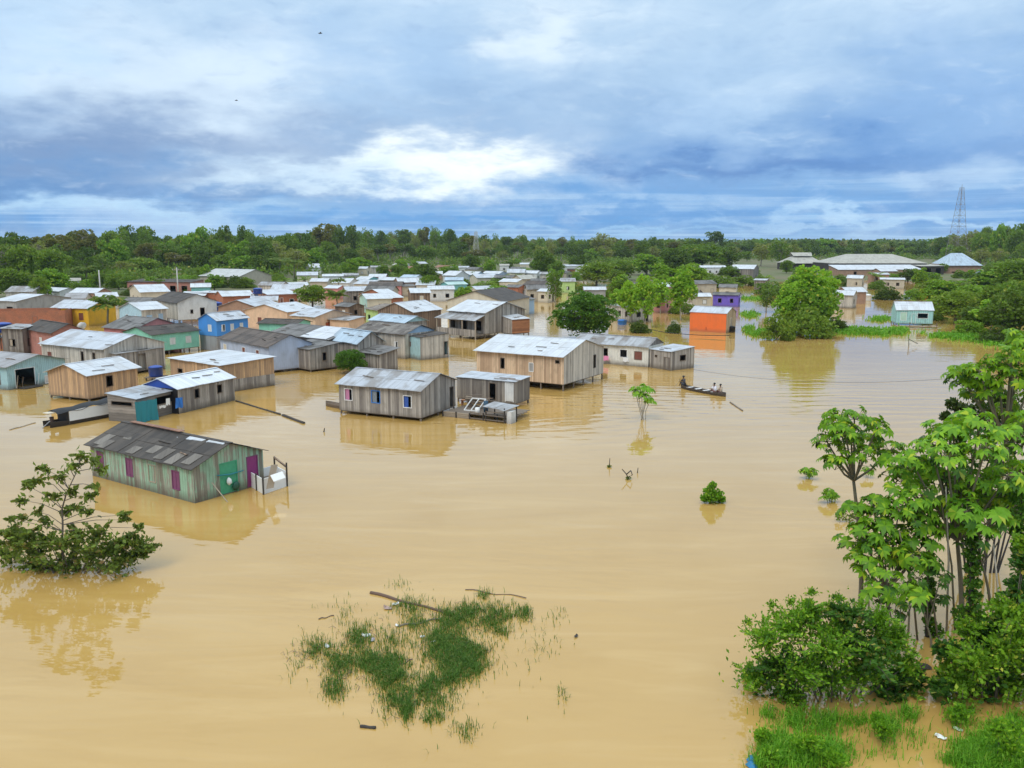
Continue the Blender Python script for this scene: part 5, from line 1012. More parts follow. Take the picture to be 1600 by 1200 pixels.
def sapling(label, base, tips, n, R, r, r0, stems, leafm, seed):
    rg = np.random.default_rng(seed); p = P(*base); O = Vector((p.x, p.y, 0)); root = empty('sapling', (p.x, p.y, 0), 0, label, 'sapling'); cl = Cloud(); st = MB()
    for i, (a, b) in enumerate(tips):
        q = at3(a, b, p.y+rg.uniform(-.3, .3))-O; st.tube([(rg.uniform(-.1, .1)*stems, 0, -.4), (q.x*.5, q.y*.4, q.z*.5), q], [r0, r0*.8, r0*.5], 5, False); rosette(cl, st, q, R, r, n, rg)
    link('leaves', cl.mesh('leaves', leafm), root); st.build('stem', PBARK, root, True)
sapling('lone papaya-like sapling on thin stems in open water left of the canoe', (1003, 656), [(1003, 606), (993, 612), (1013, 610), (1008, 620), (1015, 628), (998, 618)], 7, .42, .42, .04, 3, CECB, 21)
sapling('small leafy sapling in the water left of the near trees, farthest left', (1263, 748), [(1256, 736), (1270, 737), (1263, 740)], 7, .22, .3, .02, 2, CEC, 22)
sapling('small sapling in the water just below and right of the farthest left one', (1296, 786), [(1296, 768), (1290, 776), (1302, 777)], 7, .2, .3, .02, 1, CEC, 23)
sapling('small sapling peeping from the water behind the slender pale-trunked tree', (1355, 745), [(1352, 735), (1358, 737)], 6, .2, .25, .02, 1, CEC, 24)
clusters('little_bush', 'bush', 'small round dark green bush alone in open water right of centre', (1115, 786), [(1108, 768, 9, 0), (1122, 772, 10, 0), (1114, 758, 6, 0), (1115, 778, 12, 0), (1102, 778, 8, 0), (1127, 780, 7, 0), (1110, 762, 5, 0)], THK, .2, 130, seed=31, asp=.32, stemr=.015)
clusters('weedy_tuft', 'plant', 'spindly weed sticking out of the water left of the umbrella-leaved tree', (1320, 815), [(1312, 806, 9, 0), (1325, 812, 9, 0), (1335, 806, 6, 0)], DRY, .16, 50, seed=32, stemr=.012)
def twig(label, pts, base, r=.025, tuft=None):
    p = P(*base); O = Vector((p.x, p.y, 0)); root = empty('dead_twig', (p.x, p.y, 0), 0, label, 'twig'); mb = MB()
    for seg in pts: mb.tube([at3(a, b, p.y)-O for a, b in seg], [r*(1-.5*i/len(seg)) for i in range(len(seg))], 5)
    mb.build('stem', DTIM, root, True)
    if tuft:
        rg = np.random.default_rng(5); cl = Cloud(); d = unit(rg, 40); d[:, 2] = abs(d[:, 2]); cl.leaves(d*tuft, d, .14, .25, .1, rg); link('leaves', cl.mesh('leaves', DRY), root)
twig('single upright dead twig in open water, left of the forked one', [[(952, 730), (953, 716)]], (952, 730), .03, .12)
twig('forked dead branch with crooked arms in open water', [[(982, 749), (979, 741), (972, 733)], [(979, 741), (986, 735)], [(982, 746), (988, 742), (986, 736)]], (982, 749), .04, .15)
twig('short dead stub right of the forked branch in open water', [[(996, 739), (997, 731)]], (996, 739), .03)
twig('tiny twig in the water left of the nearest grey cabin', [[(506, 675), (507, 669)]], (506, 675), .05)
twig('leaning stake with a slanting rod in the water below the teal house', [[(1420, 541), (1420, 527)], [(1420, 530), (1434, 537)]], (1420, 541), .05)
# ---- grass
def blades(name, label, items, h, wd, n, leafm, seed, tall=1.0):
    """items: (column, row, rx px, ry px, weight) on the water"""
    rg = np.random.default_rng(seed); ws = np.array([i[4]*i[2]*i[3] for i in items], float); cnt = rg.multinomial(n, ws/ws.sum()); cl = Cloud()
    for it, m_ in zip(items, cnt):
        if m_ == 0: continue
        g = rg.normal(size=(m_, 2))*.5*tall; g += np.sin(g[:, ::-1]*5+it[0])*.16; px = it[0]+g[:, 0]*it[2]; py = it[1]+g[:, 1]*it[3]; dn = SP-(600-py)/F*CP; t = H/dn; x = (px-800)/F*t; y = (CP+(600-py)/F*SP)*t
        hh = h*rg.uniform(.4, 1.2, m_); th = rg.uniform(0, 6.28, m_); ln = rg.uniform(.05, .9, m_); a = np.stack([x, y, np.full(m_, -.03)], 1); s = np.stack([np.sin(th), -np.cos(th), 0*th], 1)*wd/2; dr = np.stack([np.cos(th), np.sin(th), 0*th], 1)
        b = a+dr*(hh*ln*.35)[:, None]+np.array([0, 0, 1])*(hh*.62)[:, None]; c = a+dr*(hh*ln)[:, None]+np.array([0, 0, 1])*(hh*(1-.35*ln))[:, None]
        cl.strips(np.stack([a-s, a+s, b+s*.9, b-s*.9], 1).reshape(-1, 3), m_); cl.strips(np.stack([b-s*.9, b+s*.9, c+s*.15, c-s*.15], 1).reshape(-1, 3), m_)
    return tag(link(name, cl.mesh(name, leafm)), label, 'grass', kind='stuff')
GR = leafy((.045, .12, .018), (.10, .21, .03), (.22, .25, .07), .3, 0.0); GRB = leafy((.06, .18, .015), (.13, .33, .025), (.26, .38, .06), .35, 0.0)
blades('floating_grass', 'patch of green grass showing through the brown water, bottom centre', [(713, 1020, 36, 22, 1.6), (690, 1000, 26, 22, 1.3), (728, 1035, 28, 22, 1.5), (706, 1058, 18, 18, 1.2), (670, 1076, 20, 20, 1.2), (600, 1040, 34, 20, 1.1), (612, 1062, 24, 20, 1.0), (530, 1038, 20, 18, .9), (575, 1035, 26, 12, .8), (622, 1098, 24, 18, .8), (636, 1108, 8, 20, 1.4),
    (523, 1075, 16, 18, .7), (712, 966, 30, 14, 1.6), (738, 955, 16, 10, 1.2), (780, 962, 26, 16, .9), (765, 975, 18, 12, .8), (820, 960, 10, 10, 1.5), (640, 950, 22, 12, .7), (560, 998, 16, 16, .8), (650, 975, 16, 12, .7), (755, 930, 10, 6, .9), (560, 1010, 20, 30, .3), (500, 1018, 26, 16, .5), (490, 1010, 14, 12, .4), (610, 1000, 24, 16, .35), (785, 990, 16, 8, .6), (660, 1020, 110, 70, .06), (690, 1100, 26, 12, .3), (675, 1122, 18, 10, .5), (725, 1140, 16, 10, .25), (536, 960, 14, 20, .15),
    (620, 915, 16, 8, .15), (870, 965, 16, 20, .08), (845, 1010, 30, 30, .04), (880, 1090, 10, 14, .12), (460, 1040, 14, 16, .1), (730, 1155, 8, 8, .3)], .28, .021, 17000, leafy((.035, .09, .015), (.08, .17, .03), (.22, .19, .07), .3, 0.0), 41, 1.2)
blades('bank_grass', 'bright grass and weeds on the near bank along the bottom right', [(1250, 1185, 46, 20, 1.6), (1215, 1170, 30, 20, 1.2), (1300, 1180, 30, 20, 1), (1550, 1170, 50, 30, 1.4), (1590, 1150, 30, 30, 1.2), (1520, 1190, 40, 20, 1.2), (1240, 1125, 22, 12, .8), (1200, 1120, 16, 10, .6), (1290, 1130, 30, 16, .6), (1385, 1140, 18, 20, 1), (1340, 1130, 22, 12, .4), (1270, 1145, 60, 20, .25), (1420, 1150, 40, 20, .12), (1420, 1120, 20, 12, .6), (1500, 1120, 22, 16, .8), (1380, 1180, 60, 14, .08), (1190, 1195, 20, 10, 1), (1570, 1200, 50, 16, 1.4)], .42, .024, 12000, GRB, 42)
for (lb, base, its, sd) in [('low leafy weeds at the bottom edge below the thicket, left part', (1240, 1180), [(1215, 1165, 20), (1245, 1172, 26), (1275, 1180, 24), (1300, 1188, 20), (1200, 1185, 18), (1235, 1192, 22), (1190, 1150, 12), (1265, 1160, 16)], 51),
    ('low leafy weeds filling the bottom right corner of the bank', (1560, 1180), [(1510, 1180, 24), (1545, 1165, 28), (1580, 1170, 28), (1600, 1150, 26), (1530, 1195, 26), (1570, 1195, 28), (1560, 1140, 20), (1595, 1185, 26), (1500, 1195, 16)], 52),
    ('small weed clump in the muddy shallows between thicket and corner weeds', (1382, 1150), [(1380, 1140, 14), (1390, 1148, 12), (1372, 1125, 12)], 53), ('weed clump at the foot of the creeper bank', (1500, 1125), [(1495, 1115, 16), (1515, 1120, 16), (1480, 1125, 10)], 54)]:
    clusters('weed_clump', 'weeds', lb, base, its, leafy((.05, .15, .012), (.15, .34, .02), (.32, .45, .05), .4, .1), .13, 380, seed=sd, asp=.24, stemr=.012, up=.6, spread='soft', sprays=5)
blades('water_meadow', 'strip of lush green floating grass between the island and the teal house', [(1320, 517, 22, 5, 1), (1350, 519, 24, 5, 1), (1385, 520, 26, 5, 1), (1408, 517, 10, 5, 1), (1185, 521, 16, 6, .6), (1170, 515, 8, 5, .6), (1378, 499, 18, 4, .8), (1172, 492, 14, 5, .8), (1175, 467, 24, 3, .8), (1440, 520, 8, 3, .2)], .62, .17, 5200, GRB, 43)
blades('water_meadow', 'strip of lush green floating grass right of the teal house', [(1470, 525, 18, 4, 1), (1500, 527, 26, 5, 1), (1535, 530, 28, 6, 1.1), (1565, 534, 26, 7, 1.1), (1590, 538, 20, 8, 1)], .62, .17, 4600, GRB, 44)

# ================================================================== THINGS ON AND ROUND THE WATER
def L2(root, px, py, z=0.0):
    """picture point on the level z in the frame of a root object"""
    p = P(px, py, z)-Vector((root.location.x, root.location.y)); a = -root.rotation_euler.z
    return (p.x*math.cos(a)-p.y*math.sin(a), p.x*math.sin(a)+p.y*math.cos(a))
def at_root(name, px, py, z, rzdeg, label, cat, group=None):
    p = P(px, py, z); return empty(name, (p.x, p.y, 0), rad(rzdeg), label, cat, group)
# --- beside the green house: white floating bin-like box with junk
r = at_root('floating_pen', 420, 760, .0, 0, 'white-sided floating pen heaped with boards against the green house', 'floating pen')
a0, a1, a2, a3_ = [P(*q) for q in ((391, 760), (412, 772.5), (449, 759.5), (430, 749))]
mb = MB(); O = Vector((r.location.x, r.location.y)); rz = r.rotation_euler.z
def loc(p): 
    q = p-O; return (q.x*math.cos(-rz)-q.y*math.sin(-rz), q.x*math.sin(-rz)+q.y*math.cos(-rz))
c = [loc(q) for q in (a0, a1, a2, a3_)]
def panel(p, q, z0, z1, t=.05):
    p = Vector(p); q = Vector(q); d = (q-p).normalized(); n = Vector((-d.y, d.x))*t
    m_ = MB(); m_.hexa([(*p, z0), (*q, z0), (*(q+n), z0), (*(p+n), z0)], [(*p, z1), (*q, z1), (*(q+n), z1), (*(p+n), z1)]); return m_
for i in range(4): panel(c[i], c[(i+1) % 4], -.1, .88).build('side_panel', TRIMW, r)
mb = MB(); gq = [Vector(q)*.96 for q in c]; mb.hexa([(q.x, q.y, .3) for q in gq], [(q.x, q.y, .36) for q in gq]); mb.build('deck', TIMBER, r)
for q in (c[1], c[0], c[2], ((c[0][0]+c[1][0])/2, (c[0][1]+c[1][1])/2)): MB().bar((q[0], q[1]-.03, -.2), (q[0], q[1]-.03, 1.0), .08).build('post', DTIM, r)
MB().bar((c[3][0], c[3][1], 1.35), (c[2][0], c[2][1], 1.15), .09).build('rail', BROWN, r); MB().bar((c[2][0], c[2][1], .3), (c[2][0], c[2][1], 1.4), .08).build('post', DTIM, r); MB().bar((c[3][0], c[3][1], .3), (c[3][0], c[3][1], 1.4), .08).build('post', DTIM, r)
r2 = at_root('board', 424, 752, .9, 30, 'brown board leaning upright in the white floating pen', 'board')
mb = MB(); mb.hexa([(-.3, -.02, .5), (.12, .05, .5), (.12, .09, .5), (-.3, .02, .5)], [(.1, .3, 1.75), (.5, .4, 1.7), (.5, .44, 1.7), (.1, .34, 1.75)]); mb.build('plank', TIMBERL, r2)
r2 = at_root('slab', 436, 752, .9, 30, 'pale slab lying tilted across the white floating pen', 'slab')
mb = MB(); mb.hexa([(-.3, -.05, .9), (.4, .1, 1.0), (.3, .4, 1.3), (-.4, .25, 1.2)], [(-.3, -.05, .94), (.4, .1, 1.04), (.3, .4, 1.34), (-.4, .25, 1.24)]); mb.build('slab_body', TRIMW, r2)
def h1pt(t, z, off=.06):
    """point on the gable wall of the green house"""
    o, d, nn, LL = fr1['R']; x = o[0]+d[0]*t*LL+nn[0]*off; y = o[1]+d[1]*t*LL+nn[1]*off; a = h1.rotation_euler.z
    return Vector((h1.location.x+x*math.cos(a)-y*math.sin(a), h1.location.y+x*math.sin(a)+y*math.cos(a), z))
p = h1pt(.56, .38, .1); o = MB().tube([(0, 0, 0), (.02, 0, 0), (.09, 0, 0)], [.24, .26, .2], 18).build('basin', plain((.02, .10, .06), .4), None, True, p, (0, 0, h1.rotation_euler.z)); tag(o, 'round dark green basin hanging low on the green house end wall', 'basin')
p = h1pt(.46, .75, .1); o = MB().tube([(0, 0, -.2), (.03, 0, -.08), (.02, 0, .1), (0, 0, .22)], [.06, .15, .13, .04], 10).build('plastic_bag', TRIMW, None, True, p); tag(o, 'small white bag hanging beside the round dark basin', 'bag')
a = h1pt(.22, .95, .12); b = P(358, 785); o = MB().tube([a, (b.x, b.y, -.1)], [.03, .025], 6).build('pole', TIMBERL); tag(o, 'pale pole leaning from the green house into the water', 'pole')
a = h1pt(.3, 1.25, .1); b = h1pt(.68, 1.15, .1); o = MB().tube([a, a.lerp(b, .5)-Vector((0, 0, .08)), b], [.03, .04, .03], 6).build('clothes_line', plain((.03, .25, .3)), None, True); tag(o, 'teal cloth line strung across the green house end wall', 'line')
# --- plank deck of the curtained cabin
r = at_root('plank_deck', 760, 640, .4, -27, 'raft-like deck of rough planks between the curtained cabin and its kitchen', 'deck')
x0, y0 = loc2 = L2(r, 706, 640, .45); cc = [L2(r, *q, .45) for q in ((704, 638), (755, 648), (812, 648), (812, 634), (745, 626))]
mb = MB(); rr = random.Random(4); yy0 = min(cc[0][1], cc[1][1]); yy1 = max(q[1] for q in cc)+.4; xx0 = cc[0][0]; xx1 = cc[2][0]; n = 14
yy0 = cc[1][1]; yy1 = yy0+3.6
for i in range(n):
    y = yy0+(yy1-yy0)*i/n; mb.box(xx0+rr.uniform(0, .3), xx1-rr.uniform(0, .4), y, y+(yy1-yy0)/n*.9, .36+rr.uniform(0, .03), .42)
mb.build('deck_boards', TIMBER, r)
mb = MB()
for k_ in range(4): mb.bar((xx0, yy0-.05, -.02+.13*k_), (xx0+2.4, yy0-.05+rr.uniform(-.04, .04), -.02+.13*k_), .07, .1)
mb.build('side_boards', TIMBERL, r)
for i in range(6): MB().bar((xx0+(xx1-xx0)*i/5, yy0-.12, -.5), (xx0+(xx1-xx0)*i/5, yy0-.12, .62 if i > 2 else .5), .09).build('post', DTIM, r)
MB().bar((xx0+2.5, yy0-.1, .1), (xx1, yy0-.1, .1), .08).build('rail', TIMBER, r); MB().bar((xx0+2.5, yy0-.1, .55), (xx1, yy0-.1, .55), .06).build('rail', TIMBER, r)
def on(root, x, y, z=0.0):
    a = root.rotation_euler.z; return (root.location.x+x*math.cos(a)-y*math.sin(a), root.location.y+x*math.sin(a)+y*math.cos(a), z)
w_ = empty('drying_rack', on(r, xx0+1.35, yy0+1.0), r.rotation_euler.z, 'pale wooden rack frame propped on the plank deck', 'frame')
for (p, q) in [((0, 0, .45), (1.2, .1, .45)), ((.4, .7, 1.35), (1.6, .8, 1.35)), ((0, 0, .45), (.4, .7, 1.35)), ((1.2, .1, .45), (1.6, .8, 1.35)), ((.6, .05, .45), (1.0, .75, 1.35))]: MB().bar(p, q, .07).build('frame_bar', TRIMW, w_)
w_ = empty('firewood_pile', on(r, xx0+1.0, yy0+2.3), r.rotation_euler.z, 'pile of brown boards stacked on the deck against the kitchen wall', 'wood pile'); rr = random.Random(3)
for i in range(14): MB().bar((rr.uniform(-.5, 0), rr.uniform(-.5, .5), .5+.07*i), (rr.uniform(1.3, 2.2), rr.uniform(-.5, .5), .5+.07*i+rr.uniform(-.1, .25)), .09, .06).build('log', rr.choice([BROWN, TIMBER, TIMBERL]), w_)
w_ = empty('washing_shelter', on(r, xx1-.9, yy0+.35), r.rotation_euler.z, 'low rickety shelter with crumpled tin top at the deck corner', 'shelter')
mb = MB(); slope(mb, (-1.5, -.7, 1.22), (.5, -.9, 1.05), (-1.2, .6, 1.4), (1.1, .5, 1.3), 0, .5, .12); mb.build('roof', ZOLD, w_)
for (x, y) in ((-1.3, -.6), (.4, -.7), (-1.1, .5), (.9, .4)): MB().bar((x, y, -.3), (x, y, 1.2), .08).build('post', DTIM, w_)
for z in (.15, .5, .8): MB().bar((-1.3, -.62, z), (.4, -.72, z), .06).build('rail', TIMBER, w_)
MB().box(.55, .95, -.6, .2, .0, .95).build('side_panel', WHITE, w_)
for (dx, dy, hh, m_, lb) in [(-2.35, .25, .5, TRIMW, 'white bucket on the deck edge left of the rickety shelter'), (2.9-5.0, 1.2, .9, plain((.03, .08, .13)), 'dark blue-grey drum standing on the deck before the doorway')]:
    o = MB().tube([(0, 0, 0), (0, 0, hh*.5), (0, 0, hh)], [.17, .2, .19], 12).build('bucket' if hh < .6 else 'drum', m_, None, True, on(r, xx1-.9+dx, yy0+dy, .42)); tag(o, lb, 'bucket' if hh < .6 else 'drum')
a_ = empty('ladder', on(r, xx0+.5, yy0+2.9, .42), r.rotation_euler.z, 'red-brown bench pushed against the cabin gable on the deck', 'bench'); a_.name = 'bench'
MB().box(-.5, .5, -.18, .18, .42, .48).build('seat', WOODR, a_)
for sx in (-.42, .42): MB().box(sx-.04, sx+.04, -.15, .15, 0, .42).build('leg', WOODR, a_)
# --- covered boat at the porch cabin
def hull(L, W_, D, sheer=.25, n=13, flat=False):
    secs = []
    for i in range(n):
        t = -1+2*i/(n-1); w = W_/2*(1-abs(t)**3.0)**.75+.02 if not flat else W_/2*(1-.25*abs(t)**4); z1 = D*.55+sheer*abs(t)**2.6; z0 = -D*.45+sheer*.6*abs(t)**3
        x = t*L/2; secs.append([(x, -w, z1), (x, -w*.86, z0+.12*D), (x, -w*.4, z0), (x, 0, z0-.02), (x, w*.4, z0), (x, w*.86, z0+.12*D), (x, w, z1)])
    return secs
def boat_body(mb, L, W_, D, **k): 
    s = hull(L, W_, D, **k); mb.loft(s); inner = [[(p[0]*.985, p[1]*.9, p[2]+(.04 if abs(p[1]) < 1e-6 or j not in (0, 6) else 0)) for j, p in enumerate(q)][::-1] for q in s]; mb.loft(inner)
    for sd in (0, 6):
        for i in range(len(s)-1):
            a, b = s[i][sd], s[i+1][sd]; c_, d_ = inner[i][6-sd], inner[i+1][6-sd]; mb.face([a, b, d_, c_] if sd == 0 else [c_, d_, b, a])
    return mb
a, b = P(73, 668), P(190, 646); d = b-a; bt = empty('covered_boat', ((a.x+b.x)/2, (a.y+b.y)/2, 0), math.atan2(d.y, d.x), 'long dark river boat with white side sheet and black cover, moored at porch cabin', 'boat'); Lb = d.length
boat_body(MB(), Lb, 1.3, .62, sheer=.12, flat=True).build('hull', DTIM, bt, True)
mb = MB(); n = 14; x0, x1 = -Lb*.27, Lb*.5
for i in range(n):
    t0, t1 = i/n, (i+1)/n; f = lambda t: .35+.72+.12*math.sin(t*9)*t+.25*t; mb.face([(x0+(x1-x0)*t0, -.66, .3), (x0+(x1-x0)*t1, -.66, .3), (x0+(x1-x0)*t1, -.64, f(t1)), (x0+(x1-x0)*t0, -.64, f(t0))])
mb.build('side_sheet', TRIMW, bt)
secs = []
for i in range(19):
    t = i/18; x = -Lb*.42+(Lb*.95)*t; z = 1.12+.3*t+.05*math.sin(t*17); secs.append([(x, -.68, z-.12-.05*math.sin(t*23)), (x, -.5, z), (x, 0, z+.14), (x, .5, z+.02), (x, .7, z-.3)])
MB().loft(secs).build('tarp_cover', BLACK, bt, True)
for x in (-Lb*.27, -Lb*.1, Lb*.1, Lb*.3, Lb*.46):
    for y in (-.58, .58): MB().bar((x, y, .1), (x, y, 1.12), .05).build('post', TIMBER, bt)
MB().box(-Lb*.3, -Lb*.27, -.6, .6, .1, 1.05).build('opening_shade_sheet', BLACK, bt)  # black sheet painting the shade in the boat's dark opening
mt = MB(); mt.tube([(-Lb*.43, 0, .3), (-Lb*.43, 0, .75)], [.13, .17], 10); mt.build('engine', plain((.08, .05, .04)), bt); MB().bar((-Lb*.44, 0, .5), (-Lb*.58, .1, -.15), .05).build('propeller_shaft', METALG, bt)
MB().box(-Lb*.5, -Lb*.36, -.35, .35, 1.06, 1.12).build('bow_board', CREAM, bt)
# --- turquoise tarp, blue cloth
def cloth(name, label, cat, p, q, z0, z1, m_, amp=.08, n=18, seed=0, group=None):
    """hanging cloth with folds between two ground points"""
    p = Vector(p[:2]); q = Vector(q[:2]); d = q-p; L = d.length; d /= L; nn = Vector((d.y, -d.x)); rr = random.Random(seed); secs = []; ph = [rr.uniform(0, 6) for _ in range(4)]
    for i in range(n+1):
        t = i/n; col = []
        for j in range(9):
            v = j/8; off = amp*(math.sin(t*13+ph[0]+v*2)*.6+math.sin(t*29+ph[1]-v*3)*.4)*(1.0-v*.6)+.04; z = z0+(z1-z0)*v+(.05*math.sin(t*9+ph[2]) if j == 0 else 0)-(.05*math.sin(math.pi*t*3)**2 if j == 8 else 0)
            w = p+d*(L*t)+nn*off; col.append((w.x, w.y, z))
        secs.append(col)
    back = [[(x-nn.x*.012, y-nn.y*.012, z) for (x, y, z) in reversed(cq)] for cq in secs]
    mb = MB(); mb.loft([c_[::-1] for c_ in secs]); mb.loft([c_[::-1] for c_ in back]); o = mb.build(name, m_, None, True); return tag(o, label, cat, group)
cloth('tarpaulin', 'turquoise tarp hanging in folds to the water at the porch cabin corner', 'tarpaulin', P(212.5, 662, 0), P(247, 655.5, 0), .02, 1.72, plain((.02, .23, .27), .5, .15), .1, seed=3)
cloth('cloth', 'bright blue cloth bundle hanging under the eave where porch and grey cabin meet', 'cloth', P(276, 652, 0), P(287, 650, 0), .75, 1.6, BLUEPL2, .16, 12, 5)
cloth('cloth', 'pale square cloth on the porch line left of the blue bundle', 'cloth', P(261, 655, 0), P(267, 654, 0), 1.15, 1.7, TRIMW, .03, 6, 6)
cloth('cloth', 'white rag drying lower on the porch line between tarp and blue bundle', 'cloth', P(250, 657, 0), P(260, 655, 0), .98, 1.2, TRIMW, .03, 6, 7)
def onwall(root, fr, t, off=.1):
    o, d, nn, LL = fr; return on(root, o[0]+d[0]*t*LL+nn[0]*off, o[1]+d[1]*t*LL+nn[1]*off)
h4 = [o for o in bpy.data.objects if o.get('label', '').startswith('long whitewashed')][0]
p = P(940, 569); q = P(951, 570); cloth('cloth', 'pink cloth hanging under the leftmost window of the whitewashed house', 'cloth', P(939, 568.5), P(951, 569.5), .45, 1.0, plain((.75, .25, .42), .9, .1), .05, 8, 8)
cloth('cloth', 'white cloth hanging under the second window of the whitewashed house', 'cloth', P(973, 571), P(982, 571.6), .45, .95, TRIMW, .05, 8, 9)
# --- tanks
def tank(px, py, z, r_, h, m_, label, stand=0.0):
    p = P(px, py, z); root = empty('water_tank', (p.x, p.y, z), 0, label, 'water tank')
    MB().tube([(0, 0, 0), (0, 0, h*.1), (0, 0, h*.8), (0, 0, h*.82)], [r_*.86, r_*.92, r_, r_*1.05], 20).build('tank_body', m_, root, True)
    MB().tube([(0, 0, h*.82), (0, 0, h*.92), (0, 0, h)], [r_*1.05, r_*.8, r_*.25], 20).build('lid', m_, root, True)
    if stand:
        MB().box(-r_*1.2, r_*1.2, -r_*1.2, r_*1.2, -.08, -.005).build('platform', TIMBER, root)
        for sx in (-1, 1):
            for sy in (-1, 1): MB().box(sx*r_-.05, sx*r_+.05, sy*r_-.05, sy*r_+.05, -z-.4, -.08).build('leg', DTIM, root)
tank(244, 588, .35, .72, 1.15, BLUEPL, 'round blue water tank beside the lean-roofed wing doorway', 1)
tank(5, 519, 2.4, 1.1, 1.3, BLUEPL, 'big blue water tank raised at the very left edge', 1)
tank(403, 459, 3.6, .95, 1.2, BLUEPL, 'blue water tank on the brick house corner, the upper of two', 1); tank(398, 465, 2.4, .8, 1.1, BLUEPL, 'blue water tank on a low stand, the lower of two by the brick house', 1)
tank(339, 485, 1.6, 1.0, 1.6, BLUEPL, 'blue water tank in front of the orange brick house wall', 1)
tank(1143, 519, .0, .55, 1.0, BLACK, 'black water tank at the right corner of the orange tarp house'); tank(972, 508, -.1, .8, 1.0, BLUEPL2, 'bright blue drum afloat in front of the tumbledown plank shed'); tank(1356, 470, .0, .8, 1.6, TRIMW, 'white drum at the head of the mooring pool')
o = MB().tube([(0, 0, 0), (.05, -.1, .12), (.1, -.2, .16)], [.15, .62, .8], 18).build('satellite_dish', TRIMW, None, True, (*P(126, 509, 1.0), 1.0), (1.0, 0, .5)); tag(o, 'white satellite dish below the yellow house', 'satellite dish')
# --- canoe with three people
a, b = P(1064, 606), P(1134, 620); d = b-a; cz = math.atan2(d.y, d.x); cm_ = (a+b)/2; cn = empty('canoe', (cm_.x, cm_.y, .05), cz, 'narrow dark canoe carrying three people across the open water', 'canoe'); Lc = d.length
boat_body(MB(), Lc, .9, .36, sheer=.16).build('hull', plain((.09, .075, .065), .7), cn, True)
for x in (-Lc*.28, -Lc*.1, Lc*.08, Lc*.24): MB().box(x-.1, x+.1, -.4, .4, .18, .22).build('seat', TRIMW, cn)
def person(loc3, rz, label, skin, shirt, short, hair, paddle=None, lean=.1, hat=False, parent=None):
    """seated figure: hips at the given point, facing local +x"""
    root = empty('person', loc3, rz, label, 'person')
    J = {'pel': (0, 0, .08, .125), 'sp': (.03+lean*.3, 0, .3, .115), 'ch': (lean, 0, .47, .13), 'nk': (lean+.02, 0, .60, .05), 'hd0': (lean+.03, 0, .66, .072), 'hd1': (lean+.045, 0, .75, .092), 'hd2': (lean+.04, 0, .83, .07), 'nose': (lean+.135, 0, .735, .018)}
    E = [('pel', 'sp'), ('sp', 'ch'), ('ch', 'nk'), ('nk', 'hd0'), ('hd0', 'hd1'), ('hd1', 'hd2'), ('hd1', 'nose')]
    for s, n_ in ((1, 'l'), (-1, 'r')):
        hx_, hz = (lean+.38, .33) if paddle else (lean+.3, .2)
        J.update({'sh'+n_: (lean, s*.18, .53, .055), 'el'+n_: (lean+.12, s*.26, .30, .042), 'wr'+n_: (hx_-.04, s*.17, hz, .03), 'pm'+n_: (hx_+.03, s*.15, hz-.01, .032),
                  'hp'+n_: (.03, s*.09, .06, .095), 'kn'+n_: (.40, s*.15, .24, .062), 'an'+n_: (.52, s*.13, -.08, .04), 'ft'+n_: (.66, s*.14, -.12, .035)})
        E += [('ch', 'sh'+n_), ('sh'+n_, 'el'+n_), ('el'+n_, 'wr'+n_), ('wr'+n_, 'pm'+n_), ('pel', 'hp'+n_), ('hp'+n_, 'kn'+n_), ('kn'+n_, 'an'+n_), ('an'+n_, 'ft'+n_)]
        for f in range(5):
            o_ = (f-1.5)*.018; L = (.035, .042, .045, .042, .034)[f] if f < 4 else .03; k1, k2 = f'f{f}a{n_}', f'f{f}b{n_}'
            if f < 4: J[k1] = (hx_+.07, s*(.15)+o_, hz-.02, .0085); J[k2] = (hx_+.07+L*.5, s*.15+o_, hz-.02-L, .008)
            else: J[k1] = (hx_+.02, s*.11, hz, .010); J[k2] = (hx_+.05, s*.09, hz-.02, .009)
            E += [('pm'+n_, k1), (k1, k2)]
    names = list(J); me = bpy.data.meshes.new('body'); me.from_pydata([J[n_][:3] for n_ in names], [(names.index(a), names.index(b)) for a, b in E], [])
    o = bpy.data.objects.new('body', me); COL.objects.link(o); o.parent = root; md = o.modifiers.new('skin', 'SKIN'); md.use_smooth_shade = True
    if not me.skin_vertices: pass
    sv = me.skin_vertices[0].data
    for i, n_ in enumerate(names): sv[i].radius = (J[n_][3],)*2
    sv[0].use_root = True; o.modifiers.new('sub', 'SUBSURF').levels = 1; o.modifiers['sub'].render_levels = 1; me.materials.append(skin)
    g = MB(); g.tube([(.02, 0, .06), (.03+lean*.3, 0, .3), (lean, 0, .47), (lean+.005, 0, .57)], [.15, .14, .165, .09], 12)
    for s in (1, -1): g.tube([(lean, s*.14, .53), (lean+.09, s*.25, .36)], [.075, .058], 8)
    g.build('shirt', shirt, root, True)
    g = MB()
    for s in (1, -1): g.tube([(-.05, s*.08, .06), (.15, s*.1, .13), (.36, s*.14, .215)], [.115, .105, .082], 10)
    g.build('shorts', short, root, True)
    g = MB(); g.tube([(lean+.02, 0, .76), (lean+.025, 0, .81), (lean+.03, 0, .87), (lean+.03, 0, .9)], [.1, .108, .085, .03], 12)
    if hat: g.tube([(lean+.04, 0, .83), (lean+.04, 0, .84)], [.2, .19], 14)
    g.build('hat' if hat else 'hair', hair, root, True)
    for s in (1, -1): MB().tube([(lean+.128, s*.035, .762), (lean+.138, s*.035, .762)], [.012, .008], 6).build('eye', BLACK, root, True)
    return root
SK1 = plain((.12, .06, .035), .6, .1); SK2 = plain((.2, .11, .065), .6, .1)
def incanoe(x, y=0.0, z=.22):
    return (cm_.x+x*math.cos(cz)-y*math.sin(cz), cm_.y+x*math.sin(cz)+y*math.cos(cz), z)
